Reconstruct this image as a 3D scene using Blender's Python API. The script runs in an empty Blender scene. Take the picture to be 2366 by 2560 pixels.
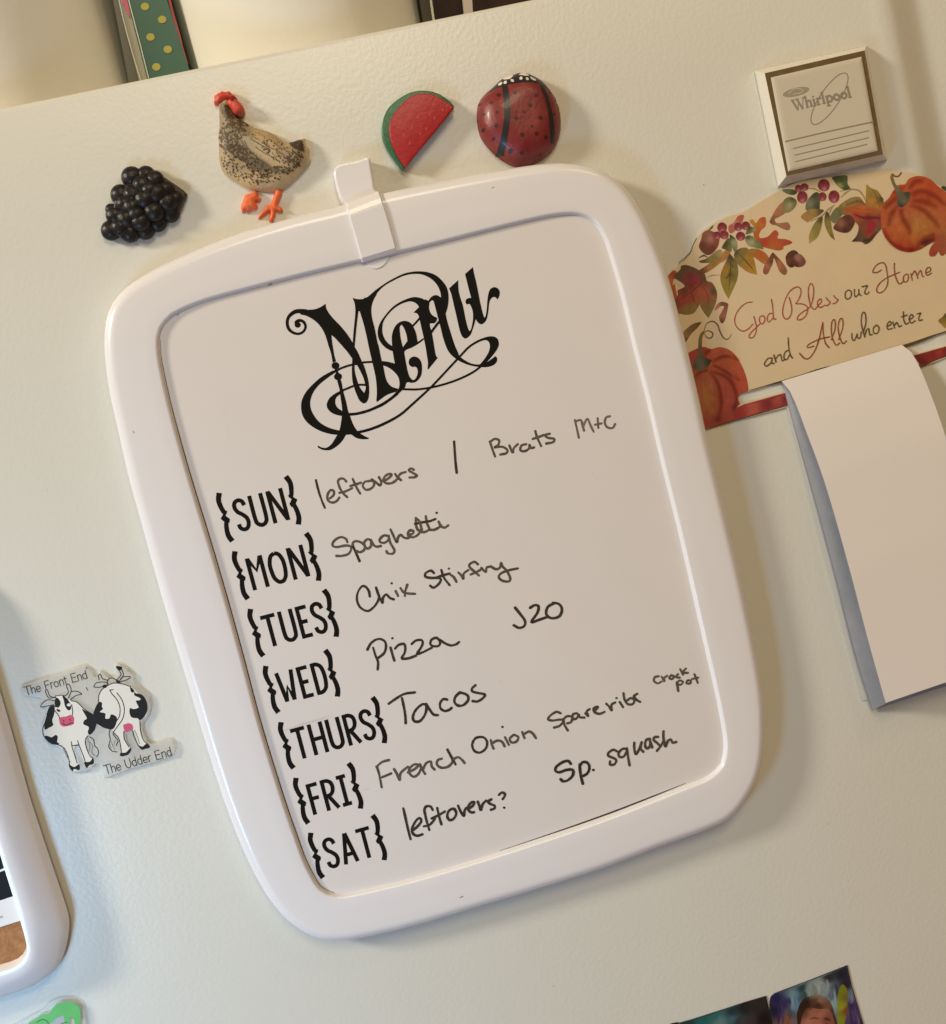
import bpy, math, random
import numpy as np
from mathutils import Matrix, Vector
from mathutils.geometry import delaunay_2d_cdt

scene = bpy.context.scene
COL = scene.collection
random.seed(7)
RNG = np.random.default_rng(7)

# ------------------------------------------------------------------ camera
# The fridge side is the plane y = 0 (metres, x right, z up, the room is at -y).
CX, CY, FPX, DIST = 1183.0, 1280.0, 2700.0, 0.56
A_, B_, C_ = 0.10939622, -0.10579315, -0.25079548
def _rot():
    ca, sa, cb, sb, cc, sc = (math.cos(A_), math.sin(A_), math.cos(B_), math.sin(B_), math.cos(C_), math.sin(C_))
    rx = np.array([[1, 0, 0], [0, ca, -sa], [0, sa, ca]])
    ry = np.array([[cb, 0, sb], [0, 1, 0], [-sb, 0, cb]])
    rz = np.array([[cc, -sc, 0], [sc, cc, 0], [0, 0, 1]])
    return rz @ ry @ rx
ROT = _rot()
CAM = ROT.T @ np.array([0, 0, -DIST])          # X, Ydown, N (into the fridge)
M3 = np.array([[1, 0, 0], [0, 0, 1], [0, -1, 0]])   # (X, Ydown, N) -> world
cam_data = bpy.data.cameras.new("camera")
cam = bpy.data.objects.new("camera", cam_data)
COL.objects.link(cam)
right, up, back = M3 @ ROT.T @ np.array([1, 0, 0]), M3 @ ROT.T @ np.array([0, -1, 0]), M3 @ ROT.T @ np.array([0, 0, -1])
loc = M3 @ CAM
cam.matrix_world = Matrix([[right[i], up[i], back[i], loc[i]] for i in range(3)] + [[0, 0, 0, 1]])
cam_data.sensor_width = 36
cam_data.lens = 36 * FPX / 2560.0
cam_data.clip_start = 0.02
cam_data.clip_end = 50
cam_data.dof.use_dof = True
cam_data.dof.focus_distance = 0.55
cam_data.dof.aperture_fstop = 9.0
scene.camera = cam

# ------------------------------------------------------------------ light
world = bpy.data.worlds.new("World")
scene.world = world
world.use_nodes = True
world.node_tree.nodes["Background"].inputs[0].default_value = (1.0, 0.56, 0.26, 1)
world.node_tree.nodes["Background"].inputs[1].default_value = 0.20
def lamp(name, kind, pos, power, color, size, aim=(0, 0, 0)):
    d = bpy.data.lights.new(name, kind)
    d.energy = power
    d.color = color
    if kind == 'AREA':
        d.shape = 'RECTANGLE'; d.size, d.size_y = size
    else:
        d.shadow_soft_size = size
    o = bpy.data.objects.new(name, d)
    o.location = pos
    o.rotation_euler = (Vector(aim) - Vector(pos)).to_track_quat('-Z', 'Y').to_euler()
    COL.objects.link(o)
    return o
lamp("window_light", 'AREA', (-0.46, -0.43, -0.25), 1.60, (0.335, 0.64, 1.0), (0.11, 0.20), (-0.20, 0, -0.24))
lamp("ceiling_lamp_left", 'POINT', (-2.0, -0.95, 1.2), 172.0, (1.0, 0.92, 0.76), 0.19)
lamp("ceiling_lamp_right", 'POINT', (0.62, -0.70, 0.85), 4.0, (1.0, 0.78, 0.52), 0.12)
lamp("warm_front_fill", 'POINT', (0.10, -1.9, 1.3), 62.0, (1.0, 0.89, 0.62), 0.40)  # added warm fill from the front, softens the left lamp's shadows
scene.view_settings.view_transform = 'Standard'
scene.view_settings.look = 'None'
scene.view_settings.exposure = 0
scene.view_settings.gamma = 1

# ------------------------------------------------------------------ helpers
def px(pts, h=0.0):
    """picture points -> (x, z) in millimetres on the plane h mm in front of the fridge side"""
    p = np.asarray(pts, float).reshape(-1, 2)
    r = np.stack([(p[:, 0] - CX) / FPX, (p[:, 1] - CY) / FPX, np.ones(len(p))], 1)
    q = r @ ROT                    # Rt r
    t = (-h / 1000.0 - CAM[2]) / q[:, 2]
    x = CAM[0] + t * q[:, 0]; y = CAM[1] + t * q[:, 1]
    return np.stack([x, -y], 1) * 1000.0
class Tile:
    def __init__(s, x0, y0, w, img=1848.0):
        s.x0, s.y0, s.k = x0, y0, w / img
    def __call__(s, pts):
        return [(s.x0 + p[0] * s.k, s.y0 + p[1] * s.k) + tuple(p[2:]) for p in pts]
    def pt(s, x, y): return (s.x0 + x * s.k, s.y0 + y * s.k)
def _cr(p, n, closed):
    p = np.asarray(p, float)
    if len(p) < 3 and not closed: return p
    N = len(p); out = []
    rng = range(N) if closed else range(N - 1)
    for i in rng:
        if closed: a, b, c, d = p[(i - 1) % N], p[i], p[(i + 1) % N], p[(i + 2) % N]
        else:
            a = p[i - 1] if i > 0 else 2 * p[0] - p[1]
            b, c = p[i], p[i + 1]
            d = p[i + 2] if i + 2 < N else 2 * p[-1] - p[-2]
        for t in np.arange(n) / n:
            out.append(0.5 * ((2 * b) + (c - a) * t + (2 * a - 5 * b + 4 * c - d) * t * t + (3 * b - a - 3 * c + d) * t ** 3))
    if not closed: out.append(p[-1])
    return np.array(out)
def smooth(pts, n=5, closed=True):
    """Catmull-Rom through the points; a third value on a point makes it a corner"""
    P2 = [np.array(p[:2], float) for p in pts]
    corner = [i for i, p in enumerate(pts) if len(p) > 2]
    if not corner: return _cr(P2, n, closed)
    out = []
    if closed:
        k = corner[0]; P2 = P2[k:] + P2[:k]; corner = [c - k for c in corner] + [len(P2)]; P2.append(P2[0])
    else:
        corner = sorted(set([0] + corner + [len(P2) - 1]))
    for a, b in zip(corner[:-1], corner[1:]):
        s = _cr(P2[a:b + 1], n, False)
        out.extend(s[:-1])
    if not closed: out.append(P2[-1])
    return np.array(out)
def inside(pt, poly):
    x, y = pt[:, 0][:, None], pt[:, 1][:, None]
    x1, y1 = poly[:, 0], poly[:, 1]; x2, y2 = np.roll(x1, -1), np.roll(y1, -1)
    cond = ((y1 > y) != (y2 > y))
    with np.errstate(divide='ignore', invalid='ignore'):
        xi = (x2 - x1) * (y - y1) / (y2 - y1) + x1
    return ((cond & (x < xi)).sum(1) % 2) == 1
def bdist(pt, poly):
    a = poly; b = np.roll(poly, -1, 0); d = b - a
    L = (d ** 2).sum(1) + 1e-12
    t = np.clip(((pt[:, None, :] - a) * d).sum(2) / L, 0, 1)
    q = a + t[..., None] * d
    return np.sqrt(((pt[:, None, :] - q) ** 2).sum(2).min(1))
def fill(outline, holes=(), step=None):
    """triangulate a 2-D outline (mm) with optional interior grid"""
    verts = [tuple(p) for p in outline]; edges = [(i, (i + 1) % len(verts)) for i in range(len(verts))]
    for h in holes:
        k = len(verts); verts += [tuple(p) for p in h]; edges += [(k + i, k + (i + 1) % len(h)) for i in range(len(h))]
    outline = np.asarray(outline)
    if step:
        lo, hi = outline.min(0), outline.max(0)
        gx, gy = np.meshgrid(np.arange(lo[0] + step / 2, hi[0], step), np.arange(lo[1] + step / 2, hi[1], step))
        gx = gx + (np.arange(gx.shape[0])[:, None] % 2) * step * 0.5
        g = np.stack([gx.ravel(), gy.ravel()], 1)
        g = g[inside(g, outline)]
        if len(g):
            g = g[bdist(g, outline) > step * 0.35]
            verts += [tuple(p) for p in g]
    v, e, f, *_ = delaunay_2d_cdt([Vector(p) for p in verts], edges, [], 0, 1e-5)
    v = np.array([(a.x, a.y) for a in v]); f = np.array([list(t) for t in f])
    c = v[f].mean(1)
    ok = inside(c, outline)
    for h in holes: ok &= ~inside(c, np.asarray(h))
    return v, f[ok]
class Acc:
    """collects triangles/quads in fridge coordinates (x mm, z mm, height mm) -> one mesh"""
    def __init__(s): s.v = []; s.f = []; s.c = []; s.n = 0; s.al = {}
    def add(s, v2, h, f, col=None):
        v2 = np.asarray(v2, float)
        h = np.broadcast_to(np.asarray(h, float), (len(v2),))
        k = s.n
        s.v.append(np.stack([v2[:, 0], -h, v2[:, 1]], 1) / 1000.0)
        s.f += [tuple(int(i) + k for i in t) for t in f]
        if col is None: col = (1, 1, 1)
        col = np.asarray(col, float)
        s.c.append(np.broadcast_to(col, (len(v2), 3)) if col.ndim == 1 else col)
        s.n += len(v2)
    def add3(s, v, f, col=(1, 1, 1)):
        k = s.n; v = np.asarray(v, float)
        s.v.append(v); s.f += [tuple(int(i) + k for i in t) for t in f]
        s.c.append(np.broadcast_to(np.asarray(col, float), (len(v), 3))); s.n += len(v)
    def build(s, name, m, parent=None, sm=True, up=True):
        v = np.concatenate(s.v); me = bpy.data.meshes.new(name)
        me.from_pydata(v.tolist(), [], s.f)
        if up == 'face':                      # flat prints: make every face look at the room (-y)
            import bmesh
            b = bmesh.new(); b.from_mesh(me)
            for fc in b.faces:
                if fc.normal.y > 0: fc.normal_flip()
            b.to_mesh(me); b.free()
        elif up:
            import bmesh
            b = bmesh.new(); b.from_mesh(me)
            bmesh.ops.remove_doubles(b, verts=b.verts, dist=1e-7)
            bmesh.ops.recalc_face_normals(b, faces=b.faces)
            b.to_mesh(me); b.free()
        if up == 'face' or not up:
            at = me.color_attributes.new("Col", 'FLOAT_COLOR', 'POINT')
            c = np.concatenate(s.c); al = np.ones((len(c), 1))
            for k, q in s.al.items(): al[k:k + len(q), 0] = q
            at.data.foreach_set('color', np.concatenate([c, al], 1).astype(np.float32).ravel())
        if sm:
            me.shade_smooth()
            if up is True: me.set_sharp_from_angle(angle=math.radians(48))
        me.materials.append(m)
        o = bpy.data.objects.new(name, me); COL.objects.link(o)
        if parent is not None:
            o.parent = parent
            o.matrix_parent_inverse = Matrix.Translation(-Vector(parent.location))
        return o
def thing(name, label, cat, at=None, group=None):
    o = bpy.data.objects.new(name, None); o.empty_display_size = 0.01
    if at is not None:
        q = px([at[:2]], at[2] if len(at) > 2 else 0)[0] / 1000
        o.location = (q[0], -(at[2] if len(at) > 2 else 0) / 1000, q[1])
    COL.objects.link(o); o['label'] = label; o['category'] = cat
    if group: o['group'] = group
    return o

def mat(name, color, rough=0.5, bump=0.0, bscale=600, var=0.0, vscale=60, var_to=None, coat=0.0, vcol=False, spec=0.5, alpha=1.0, trans=0.0, sss=0.0, valpha=False, bdetail=3, metal=0.0):
    m = bpy.data.materials.new(name); m.use_nodes = True
    nt = m.node_tree; b = nt.nodes["Principled BSDF"]
    b.inputs["Roughness"].default_value = rough
    b.inputs["Specular IOR Level"].default_value = spec
    b.inputs["Coat Weight"].default_value = coat
    b.inputs["Coat Roughness"].default_value = 0.08
    b.inputs["Alpha"].default_value = alpha
    b.inputs["Transmission Weight"].default_value = trans
    b.inputs["Metallic"].default_value = metal
    if sss:
        b.inputs["Subsurface Weight"].default_value = sss
        b.inputs["Subsurface Radius"].default_value = (0.002, 0.0015, 0.001)
        b.inputs["Subsurface Scale"].default_value = 1.0
    tc = nt.nodes.new("ShaderNodeTexCoord")
    src = None
    if vcol:
        a = nt.nodes.new("ShaderNodeVertexColor"); a.layer_name = "Col"; src = a.outputs[0]
        if valpha: nt.links.new(a.outputs[1], b.inputs["Alpha"])
    if var > 0:
        n = nt.nodes.new("ShaderNodeTexNoise"); n.inputs["Scale"].default_value = vscale; n.inputs["Detail"].default_value = 5
        n.inputs["Roughness"].default_value = 0.65
        nt.links.new(tc.outputs["Object"], n.inputs["Vector"])
        r = nt.nodes.new("ShaderNodeMapRange"); r.inputs[1].default_value = 0.3; r.inputs[2].default_value = 0.7
        nt.links.new(n.outputs[0], r.inputs[0])
        mx = nt.nodes.new("ShaderNodeMix"); mx.data_type = 'RGBA'
        mul = nt.nodes.new("ShaderNodeMath"); mul.operation = 'MULTIPLY'; mul.inputs[1].default_value = var
        nt.links.new(r.outputs[0], mul.inputs[0]); nt.links.new(mul.outputs[0], mx.inputs[0])
        if src is not None:
            nt.links.new(src, mx.inputs[6])
            mm = nt.nodes.new("ShaderNodeMix"); mm.data_type = 'RGBA'; mm.blend_type = 'MULTIPLY'; mm.inputs[0].default_value = 1
            nt.links.new(src, mm.inputs[6]); mm.inputs[7].default_value = (*(var_to or (0.3, 0.3, 0.3)), 1)
            nt.links.new(mm.outputs[2], mx.inputs[7])
        else:
            mx.inputs[6].default_value = (*color, 1)
            mx.inputs[7].default_value = (*(var_to or tuple(c * 0.6 for c in color)), 1)
        src = mx.outputs[2]
    if src is not None: nt.links.new(src, b.inputs["Base Color"])
    else: b.inputs["Base Color"].default_value = (*color, 1)
    if bump > 0:
        n = nt.nodes.new("ShaderNodeTexNoise"); n.inputs["Scale"].default_value = bscale; n.inputs["Detail"].default_value = bdetail
        nt.links.new(tc.outputs["Object"], n.inputs["Vector"])
        bp = nt.nodes.new("ShaderNodeBump"); bp.inputs["Strength"].default_value = 1.0; bp.inputs["Distance"].default_value = bump
        nt.links.new(n.outputs[0], bp.inputs["Height"]); nt.links.new(bp.outputs[0], b.inputs["Normal"])
    return m

LIFT = [0.0]
def nl(d=0.004):
    LIFT[0] += d
    return LIFT[0]
def ribbon(acc, pts, w, h, col=None, n=5, square=False, fn=None, taper=0.0, wob=0.0):
    """flat stroke of width w (picture px; scalar or one per point) along smoothed picture points at height h"""
    ws = np.full(len(pts), float(w)) if np.isscalar(w) else np.asarray(w, float)
    if len(pts) == 1:
        c = np.asarray(pts[0][:2]); t = np.linspace(0, 2 * math.pi, 15)[:-1]
        ring = c + ws[0] / 2 * np.stack([np.cos(t) * 1.05, np.sin(t) * 0.95], 1)
        v = px(np.vstack([c[None], ring]), h if fn is None else 0)
        acc.add(v, h if fn is None else fn(v) + h, [(0, i + 1, (i + 1) % 14 + 1) for i in range(14)], col); return
    cs = smooth(pts, n, False)
    # widths along
    idx = np.linspace(0, len(cs) - 1, len(pts)) if not any(len(p) > 2 for p in pts) else np.linspace(0, len(cs) - 1, len(pts))
    wc = np.interp(np.arange(len(cs)), idx, ws) * 0.5
    if wob: wc = wc * (1 + wob * np.convolve(RNG.normal(size=len(wc) + 4), np.ones(5) / 5, 'valid'))
    tg = np.gradient(cs, axis=0); tg /= np.linalg.norm(tg, axis=1)[:, None] + 1e-9
    nr = np.stack([-tg[:, 1], tg[:, 0]], 1)
    L, R = cs + nr * wc[:, None], cs - nr * wc[:, None]
    m = len(cs)
    ramp = np.linspace(0, 0.0006, m)
    hh = (h if fn is None else 0)
    def hv(v, r): return (h if fn is None else fn(v) + h) + r
    vL, vR = px(L, hh), px(R, hh)
    acc.add(np.vstack([vL, vR]), hv(np.vstack([vL, vR]), np.concatenate([ramp, ramp])), [(i, i + 1, m + i + 1, m + i) for i in range(m - 1)], col)
    if not square:
        for c, t, r, a0, rp in ((cs[0], -tg[0], wc[0], nr[0], 0), (cs[-1], tg[-1], wc[-1], nr[-1], 0.0006)):
            if r < 0.3: continue
            th = np.linspace(-math.pi / 2, math.pi / 2, 8)
            ring = c + r * (np.cos(th)[:, None] * t + np.sin(th)[:, None] * a0)
            v = px(ring, hh)
            acc.add(v, hv(v, rp), [tuple(range(8))], col)
def softline(acc, pts, w, h, col, strength=0.8, n=6):
    """brush line whose paint thins out to both sides (vertex alpha)"""
    cs = smooth(pts, n, False); m = len(cs)
    tg = np.gradient(cs, axis=0); tg /= np.linalg.norm(tg, axis=1)[:, None] + 1e-9; nr = np.stack([-tg[:, 1], tg[:, 0]], 1)
    env = np.sin(np.linspace(0.12, math.pi - 0.12, m)) ** 0.5
    us = (-1, -0.6, -0.25, 0, 0.25, 0.6, 1); al = (0, 0.35, 0.85, 1, 0.85, 0.35, 0)
    rows = [px(cs + nr * (w * 0.5 * u * (0.5 + 0.5 * env))[:, None], h) for u in us]
    k = acc.n
    acc.add(np.vstack(rows), np.tile(np.linspace(h, h + 0.0006, m), len(us)), [(r * m + i, r * m + i + 1, (r + 1) * m + i + 1, (r + 1) * m + i) for r in range(len(us) - 1) for i in range(m - 1)], col)
    acc.al[k] = np.concatenate([a_ * env * strength for a_ in al])
def patch(acc, pts, h, col=None, n=5, step=None, holes=(), fn=None, ctrl=None, tile=None, pw=2.5):
    """filled flat shape from picture points; ctrl = [(x, y, (r,g,b))] blends paint colours inside it"""
    o2 = smooth(pts, n); hh = h if fn is None else 0
    o = px(o2, hh); hs = [px(smooth(q, n), hh) for q in holes]
    v, f = fill(o, hs, step)
    if ctrl:
        cp = px([(c[0], c[1]) for c in ctrl], hh); cc = np.array([c[2] for c in ctrl])
        d = np.sqrt(((v[:, None] - cp) ** 2).sum(2)) + 0.15
        w = 1 / d ** pw; col = (w[..., None] * cc).sum(1) / w.sum(1)[:, None]
    acc.add(v, h if fn is None else fn(v) + h, f, col)
def slab(acc, pts, h0, h1, bev=0.6, n=5, href=None, step=None, top=None, holes=()):
    """solid plate from a picture outline standing h0..h1 mm off the fridge, rounded upper edge"""
    href = h1 if href is None else href
    o = px(smooth(pts, n), href)
    def ring(o, bev, sgn=1):
        # approximate inset via vertex normals
        t = np.roll(o, -1, 0) - np.roll(o, 1, 0); t /= np.linalg.norm(t, axis=1)[:, None] + 1e-9
        nr = np.stack([-t[:, 1], t[:, 0]], 1)
        area = 0.5 * np.sum(o[:, 0] * np.roll(o[:, 1], -1) - np.roll(o[:, 0], -1) * o[:, 1])
        if area < 0: nr = -nr
        return nr * sgn
    nr = ring(o, bev)
    prof = [(0, h0)] + [(bev * (1 - math.cos(a)), h1 - bev + bev * math.sin(a)) for a in np.linspace(0, math.pi / 2, 5)]
    if bev <= 0: prof = [(0, h0), (0, h1)]
    m = len(o)
    V = []; H = []
    for d, z in prof: V.append(o + nr * d); H.append(np.full(m, z))
    F = []
    for k in range(len(prof) - 1):
        for i in range(m):
            j = (i + 1) % m
            F.append((k * m + i, k * m + j, (k + 1) * m + j, (k + 1) * m + i))
    acc.add(np.vstack(V), np.concatenate(H), F)
    inner = V[-1]
    hs = []
    for q in holes:
        ho = px(smooth(q, n), href); hs.append(ho); mm = len(ho)
        acc.add(np.vstack([ho, ho]), np.concatenate([np.full(mm, h0), np.full(mm, h1)]), [(i, (i + 1) % mm, mm + (i + 1) % mm, mm + i) for i in range(mm)])
    v, f = fill(inner, hs, step)
    acc.add(v, h1, f)
def domefn(o, h0, H, R, p=0.5):
    """height over a 2-D outline o (mm): round rise over distance R from the rim"""
    def fn(v):
        d = bdist(np.asarray(v), o) * inside(np.asarray(v), o)
        t = np.clip(d / R, 0, 1)
        return h0 + H * (1 - (1 - t) ** 2) ** p
    return fn
def relief(acc, pts, h0, H, R, n=5, step=1.0, href=None, p=0.5, colfn=None, extra=None):
    o = px(smooth(pts, n), h0 if href is None else href)
    v, f = fill(o, (), step)
    fn = domefn(o, h0, H, R, p)
    hv = fn(v)
    if extra is not None: hv = hv + extra(v) * np.clip((hv - h0) / max(H, 1e-6), 0, 1)
    acc.add(v, hv, f, None if colfn is None else colfn(v))
    m = len(o)
    acc.add(np.vstack([o, o]), np.concatenate([np.full(m, 0.05), np.full(m, h0)]), [(i, (i + 1) % m, m + (i + 1) % m, m + i) for i in range(m)],
            None if colfn is None else np.vstack([colfn(o), colfn(o)]))
    return fn, o
def quadstrip(acc, rings, closed=True):
    """rings: list of (mm points, height) of equal length"""
    m = len(rings[0][0]); V = np.vstack([r[0] for r in rings]); H = np.concatenate([np.broadcast_to(r[1], (m,)) for r in rings])
    F = []
    for k in range(len(rings) - 1):
        for i in range(m if closed else m - 1):
            j = (i + 1) % m; F.append((k * m + i, k * m + j, (k + 1) * m + j, (k + 1) * m + i))
    acc.add(V, H, F)
def resample(o, m):
    o = np.vstack([o, o[:1]]); s = np.concatenate([[0], np.cumsum(np.linalg.norm(np.diff(o, axis=0), axis=1))])
    t = np.linspace(0, s[-1], m + 1)[:-1]
    return np.stack([np.interp(t, s, o[:, 0]), np.interp(t, s, o[:, 1])], 1)
def inset(o, d):
    t = np.roll(o, -2, 0) - np.roll(o, 2, 0); t /= np.linalg.norm(t, axis=1)[:, None] + 1e-9
    nr = np.stack([-t[:, 1], t[:, 0]], 1)
    if np.sum(o[:, 0] * np.roll(o[:, 1], -1) - np.roll(o[:, 0], -1) * o[:, 1]) < 0: nr = -nr
    return o + nr * d
def nrect(x, y, w, h, fr):
    return x, y
# ------------------------------------------------------------------ refrigerator
M_fridge = mat("fridge_enamel", (0.70, 0.70, 0.645), 0.32, bump=0.00012, bscale=430, bdetail=2, spec=0.45, var=0.35, vscale=9, var_to=(0.685, 0.675, 0.61))
M_trim = mat("fridge_trim", (0.72, 0.69, 0.60), 0.4, spec=0.4)
edge = px([(0, 266), (325, 201), (1060, 51), (1300, 5)], 0)
ZT = float(edge[:, 1].mean())
fr = thing("refrigerator", "pale off-white refrigerator side with pebbled enamel, everything hangs on it", "refrigerator")
c0, c1 = px([(2212, 0)], 0)[0], px([(2290, 400)], 0)[0]
def chan(x, z):
    x1 = c0[0] + (z - c0[1]) * (c1[0] - c0[0]) / (c1[1] - c0[1])
    t = np.clip((x - x1) / 23.0, 0, 1)
    return -9.0 * (t * t * (3 - 2 * t)) + 0.5 * np.exp(-((x - x1 + 4) / 5.0) ** 2)
a = Acc()
xs = np.concatenate([np.linspace(-430, 120, 12), np.linspace(125, 420, 120), [460]])
rr = 3.0
prof = [(z, 0.0) for z in np.linspace(-520, ZT - rr, 16)]
for t in np.linspace(0, math.pi / 2, 7)[1:]: prof.append((ZT - rr + rr * math.sin(t), -(rr - rr * math.cos(t))))
V = []; H = []
for z, h in prof:
    V += [(x, z) for x in xs]; H += [h + float(chan(x, z)) for x in xs]
nx = len(xs)
F = [(j * nx + i, j * nx + i + 1, (j + 1) * nx + i + 1, (j + 1) * nx + i) for j in range(len(prof) - 1) for i in range(nx - 1)]
a.add(V, H, F)
a.build("side_panel", M_fridge, fr)
a = Acc()
a.add([(-430, ZT - 0.4), (460, ZT - 0.4), (460, ZT - 0.4), (-430, ZT - 0.4)], [-2.5, -2.5, -650, -650], [(0, 1, 2, 3)])
a.build("top_panel", M_trim, fr)
M_sp = mat("speck_dirt", (0.20, 0.15, 0.11), 0.8)
for q in ((1760, 462, 2.6), (1548, 742, 1.6), (118, 1225, 1.8), (1385, 2466, 1.8), (2070, 2060, 2.0), (690, 2440, 1.6)):
    a = Acc(); ribbon(a, [q[:2]], q[2], 0.12); a.build("dirt_speck", M_sp, fr, sm=False, up='face')
# wall behind the things on top
wl = Acc(); wl.add3([(-1.6, 0.8, -0.9), (1.6, 0.8, -0.9), (1.6, 0.8, 1.6), (-1.6, 0.8, 1.6)], [(0, 1, 2, 3)])
w = wl.build("wall", mat("wall_paint", (0.55, 0.42, 0.28), 0.8, bump=0.0004, bscale=90)); w['kind'] = 'structure'

# ------------------------------------------------------------------ menu board
M_frame = mat("white_plastic_frame", (0.80, 0.785, 0.81), 0.25, spec=0.45, coat=0.15)
M_panel = mat("dry_erase_panel", (0.765, 0.73, 0.72), 0.26, var=0.5, vscale=16, var_to=(0.715, 0.69, 0.69), spec=0.45)
outer_px = [(475, 633), (387, 675), (317, 720), (279, 766), (265, 815), (263, 878), (274, 973), (296, 1074), (324, 1197), (356, 1312), (401, 1475), (453, 1651), (486, 1759),
            (527, 1895), (574, 2035), (632, 2172), (698, 2275), (775, 2334), (850, 2347), (950, 2330), (1051, 2305), (1202, 2260), (1352, 2215), (1503, 2167), (1654, 2110), (1760, 2072), (1826, 2038), (1876, 1972), (1902, 1900),
            (1908, 1800), (1899, 1690), (1858, 1480), (1808, 1265), (1764, 1086), (1746, 999), (1710, 848), (1674, 711), (1638, 610), (1602, 531), (1566, 477), (1523, 441), (1476, 420), (1422, 411), (1350, 412), (1200, 436), (961, 484), (844, 518), (714, 550), (580, 592)]
inner_px = [(517, 754), (445, 784), (419, 805), (405, 826), (400, 850), (402, 892), (412, 945), (426, 1008), (447, 1088), (478, 1197), (540, 1400), (600, 1612), (652, 1808), (708, 1990), (745, 2097), (765, 2151), (785, 2190), (803, 2217), (835, 2233), (879, 2230),
            (1041, 2192), (1257, 2127), (1500, 2046), (1700, 1968), (1760, 1944), (1793, 1920), (1806, 1893), (1808, 1846), (1795, 1770), (1779, 1695), (1757, 1600), (1694, 1325), (1652, 1156), (1616, 1000), (1580, 859), (1552, 740), (1523, 639), (1505, 590), (1482, 556), (1458, 543), (1422, 538), (1350, 548), (1200, 584), (1050, 622), (800, 680), (650, 718)]
HP, HF = 12.6, 15.2       # panel height, frame face height
bd = thing("menu_board", "large white framed dry-erase board headed Menu with a handwritten week of dinners", "whiteboard", (1180, 1350, 0))
OUT = resample(px(smooth(outer_px, 4), 9.0), 240)
INN = resample(px(smooth(inner_px, 4), HP), 240)
# align start points of both loops
def align(a_, b_):
    ca, cb = a_.mean(0), b_.mean(0)
    def area(o): return np.sum(o[:, 0] * np.roll(o[:, 1], -1) - np.roll(o[:, 0], -1) * o[:, 1])
    if area(a_) * area(b_) < 0: b_ = b_[::-1]
    best = min(range(0, len(b_), 2), key=lambda k: (((a_ - ca) - (np.roll(b_, -k, 0) - cb)) ** 2).sum())
    return np.roll(b_, -best, 0)
INN = align(OUT, INN)
def frame_profile(acc, O, I, h0, hf, hp, ro=6.0, ri=1.4, gap=0.35, belly=0.0):
    rings = [(inset(O, 1.5), h0), (inset(O, 0.2), h0), (O, h0 + 0.8)]
    for t in np.linspace(0.05, 1, 9):
        an = t * math.pi / 2
        rings.append((inset(O, ro * (1 - math.cos(an))), hf - ro * 0.9 + ro * 0.9 * math.sin(an)))
    A1, B1 = inset(O, ro), inset(I, -(ri + 0.6))
    for t in (0.33, 0.66): rings.append((A1 * (1 - t) + B1 * t, hf + belly))
    for t in np.linspace(0, 1, 6):
        an = t * math.pi / 2
        rings.append((inset(I, -(0.6 + ri) + ri * math.sin(an)), hf - ri + ri * math.cos(an)))
    rings.append((inset(I, 0.0), hp - 0.3))
    quadstrip(acc, rings)
a = Acc(); frame_profile(a, OUT, INN, 2.0, HF, HP)
a.build("frame", M_frame, bd)
a = Acc(); v, f = fill(resample(inset(INN, -0.5), 160)); a.add(v, HP - 0.02, f)
a.build("writing_panel", M_panel, bd, sm=False)
a = Acc()       # dark gap line between panel and frame, open widest at left and lower right
def gapline(i0, i1, w0, w1):
    seg = np.array(inner_px[i0:i1], float) + (1.6, -0.4)
    n = len(seg); ws = w0 + (w1 - w0) * np.sin(np.linspace(0, math.pi, n))
    ribbon(a, [tuple(p) for p in seg], ws, HP + 0.02)
gapline(4, 19, 0.8, 2.8)
ribbon(a, [(1250, 2127), (1340, 2097), (1440, 2063), (1540, 2027), (1640, 1988), (1715, 1958)], [0.8, 2.0, 3.6, 4.4, 3.4, 1.0], HP + 0.03)
a.build("panel_gap", mat("dark_gap", (0.05, 0.04, 0.03), 0.9), bd, up='face')

for pts_, w_, h_ in (([(1151, 2244), (1158, 2241)], 2.6, HF + .02), ([(672, 712), (680, 709)], 2.2, HP + .8), ([(445, 786)], 3.4, HP + .9), ([(333, 1078), (336, 1082)], 2.0, HF + .02), ([(1230, 470), (1236, 468)], 1.6, HF + .02)):
    a = Acc(); ribbon(a, pts_, w_, h_); a.build("scuff_mark", bpy.data.materials.get("scuff") or mat("scuff", (0.22, 0.18, 0.15), 0.8), bd, up='face')
M_smear = mat("eraser_smear", (1, 1, 1), 0.5, vcol=True, valpha=True, spec=0.1)
a = Acc(); hs_ = HP + 0.03
for pts_, w_, s_ in (([(700, 1830), (760, 1810), (830, 1790)], 10, .12), ([(905, 1975), (925, 1972)], 6, .3), ([(560, 1010), (575, 1100)], 8, .07), ([(870, 1062), (878, 1066)], 5, .3), ([(1480, 1180), (1484, 1186)], 5, .25), ([(1250, 1700), (1253, 1706)], 4, .5), ([(938, 1978), (960, 1975)], 5, .2)):
    hs_ += .0008; softline(a, pts_, w_, hs_, (.28, .24, .27), s_)
a.build("eraser_smear", M_smear, bd, sm=False, up='face')['kind'] = 'stuff'
M_ink = mat("black_vinyl", (0.007, 0.006, 0.005), 0.6, spec=0.12)
TA, TB, TC = Tile(700, 660, 280), Tile(900, 660, 280), Tile(1080, 660, 180, 1800)
TD, TE = Tile(740, 860, 260), Tile(940, 820, 320)
a = Acc(); h = HP + 0.05
def I(*parts, holes=()):
    global h
    h += 0.001
    pts = []
    for t, ps in parts: pts += t(ps)
    patch(a, pts, h, n=5, holes=holes)
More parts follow.
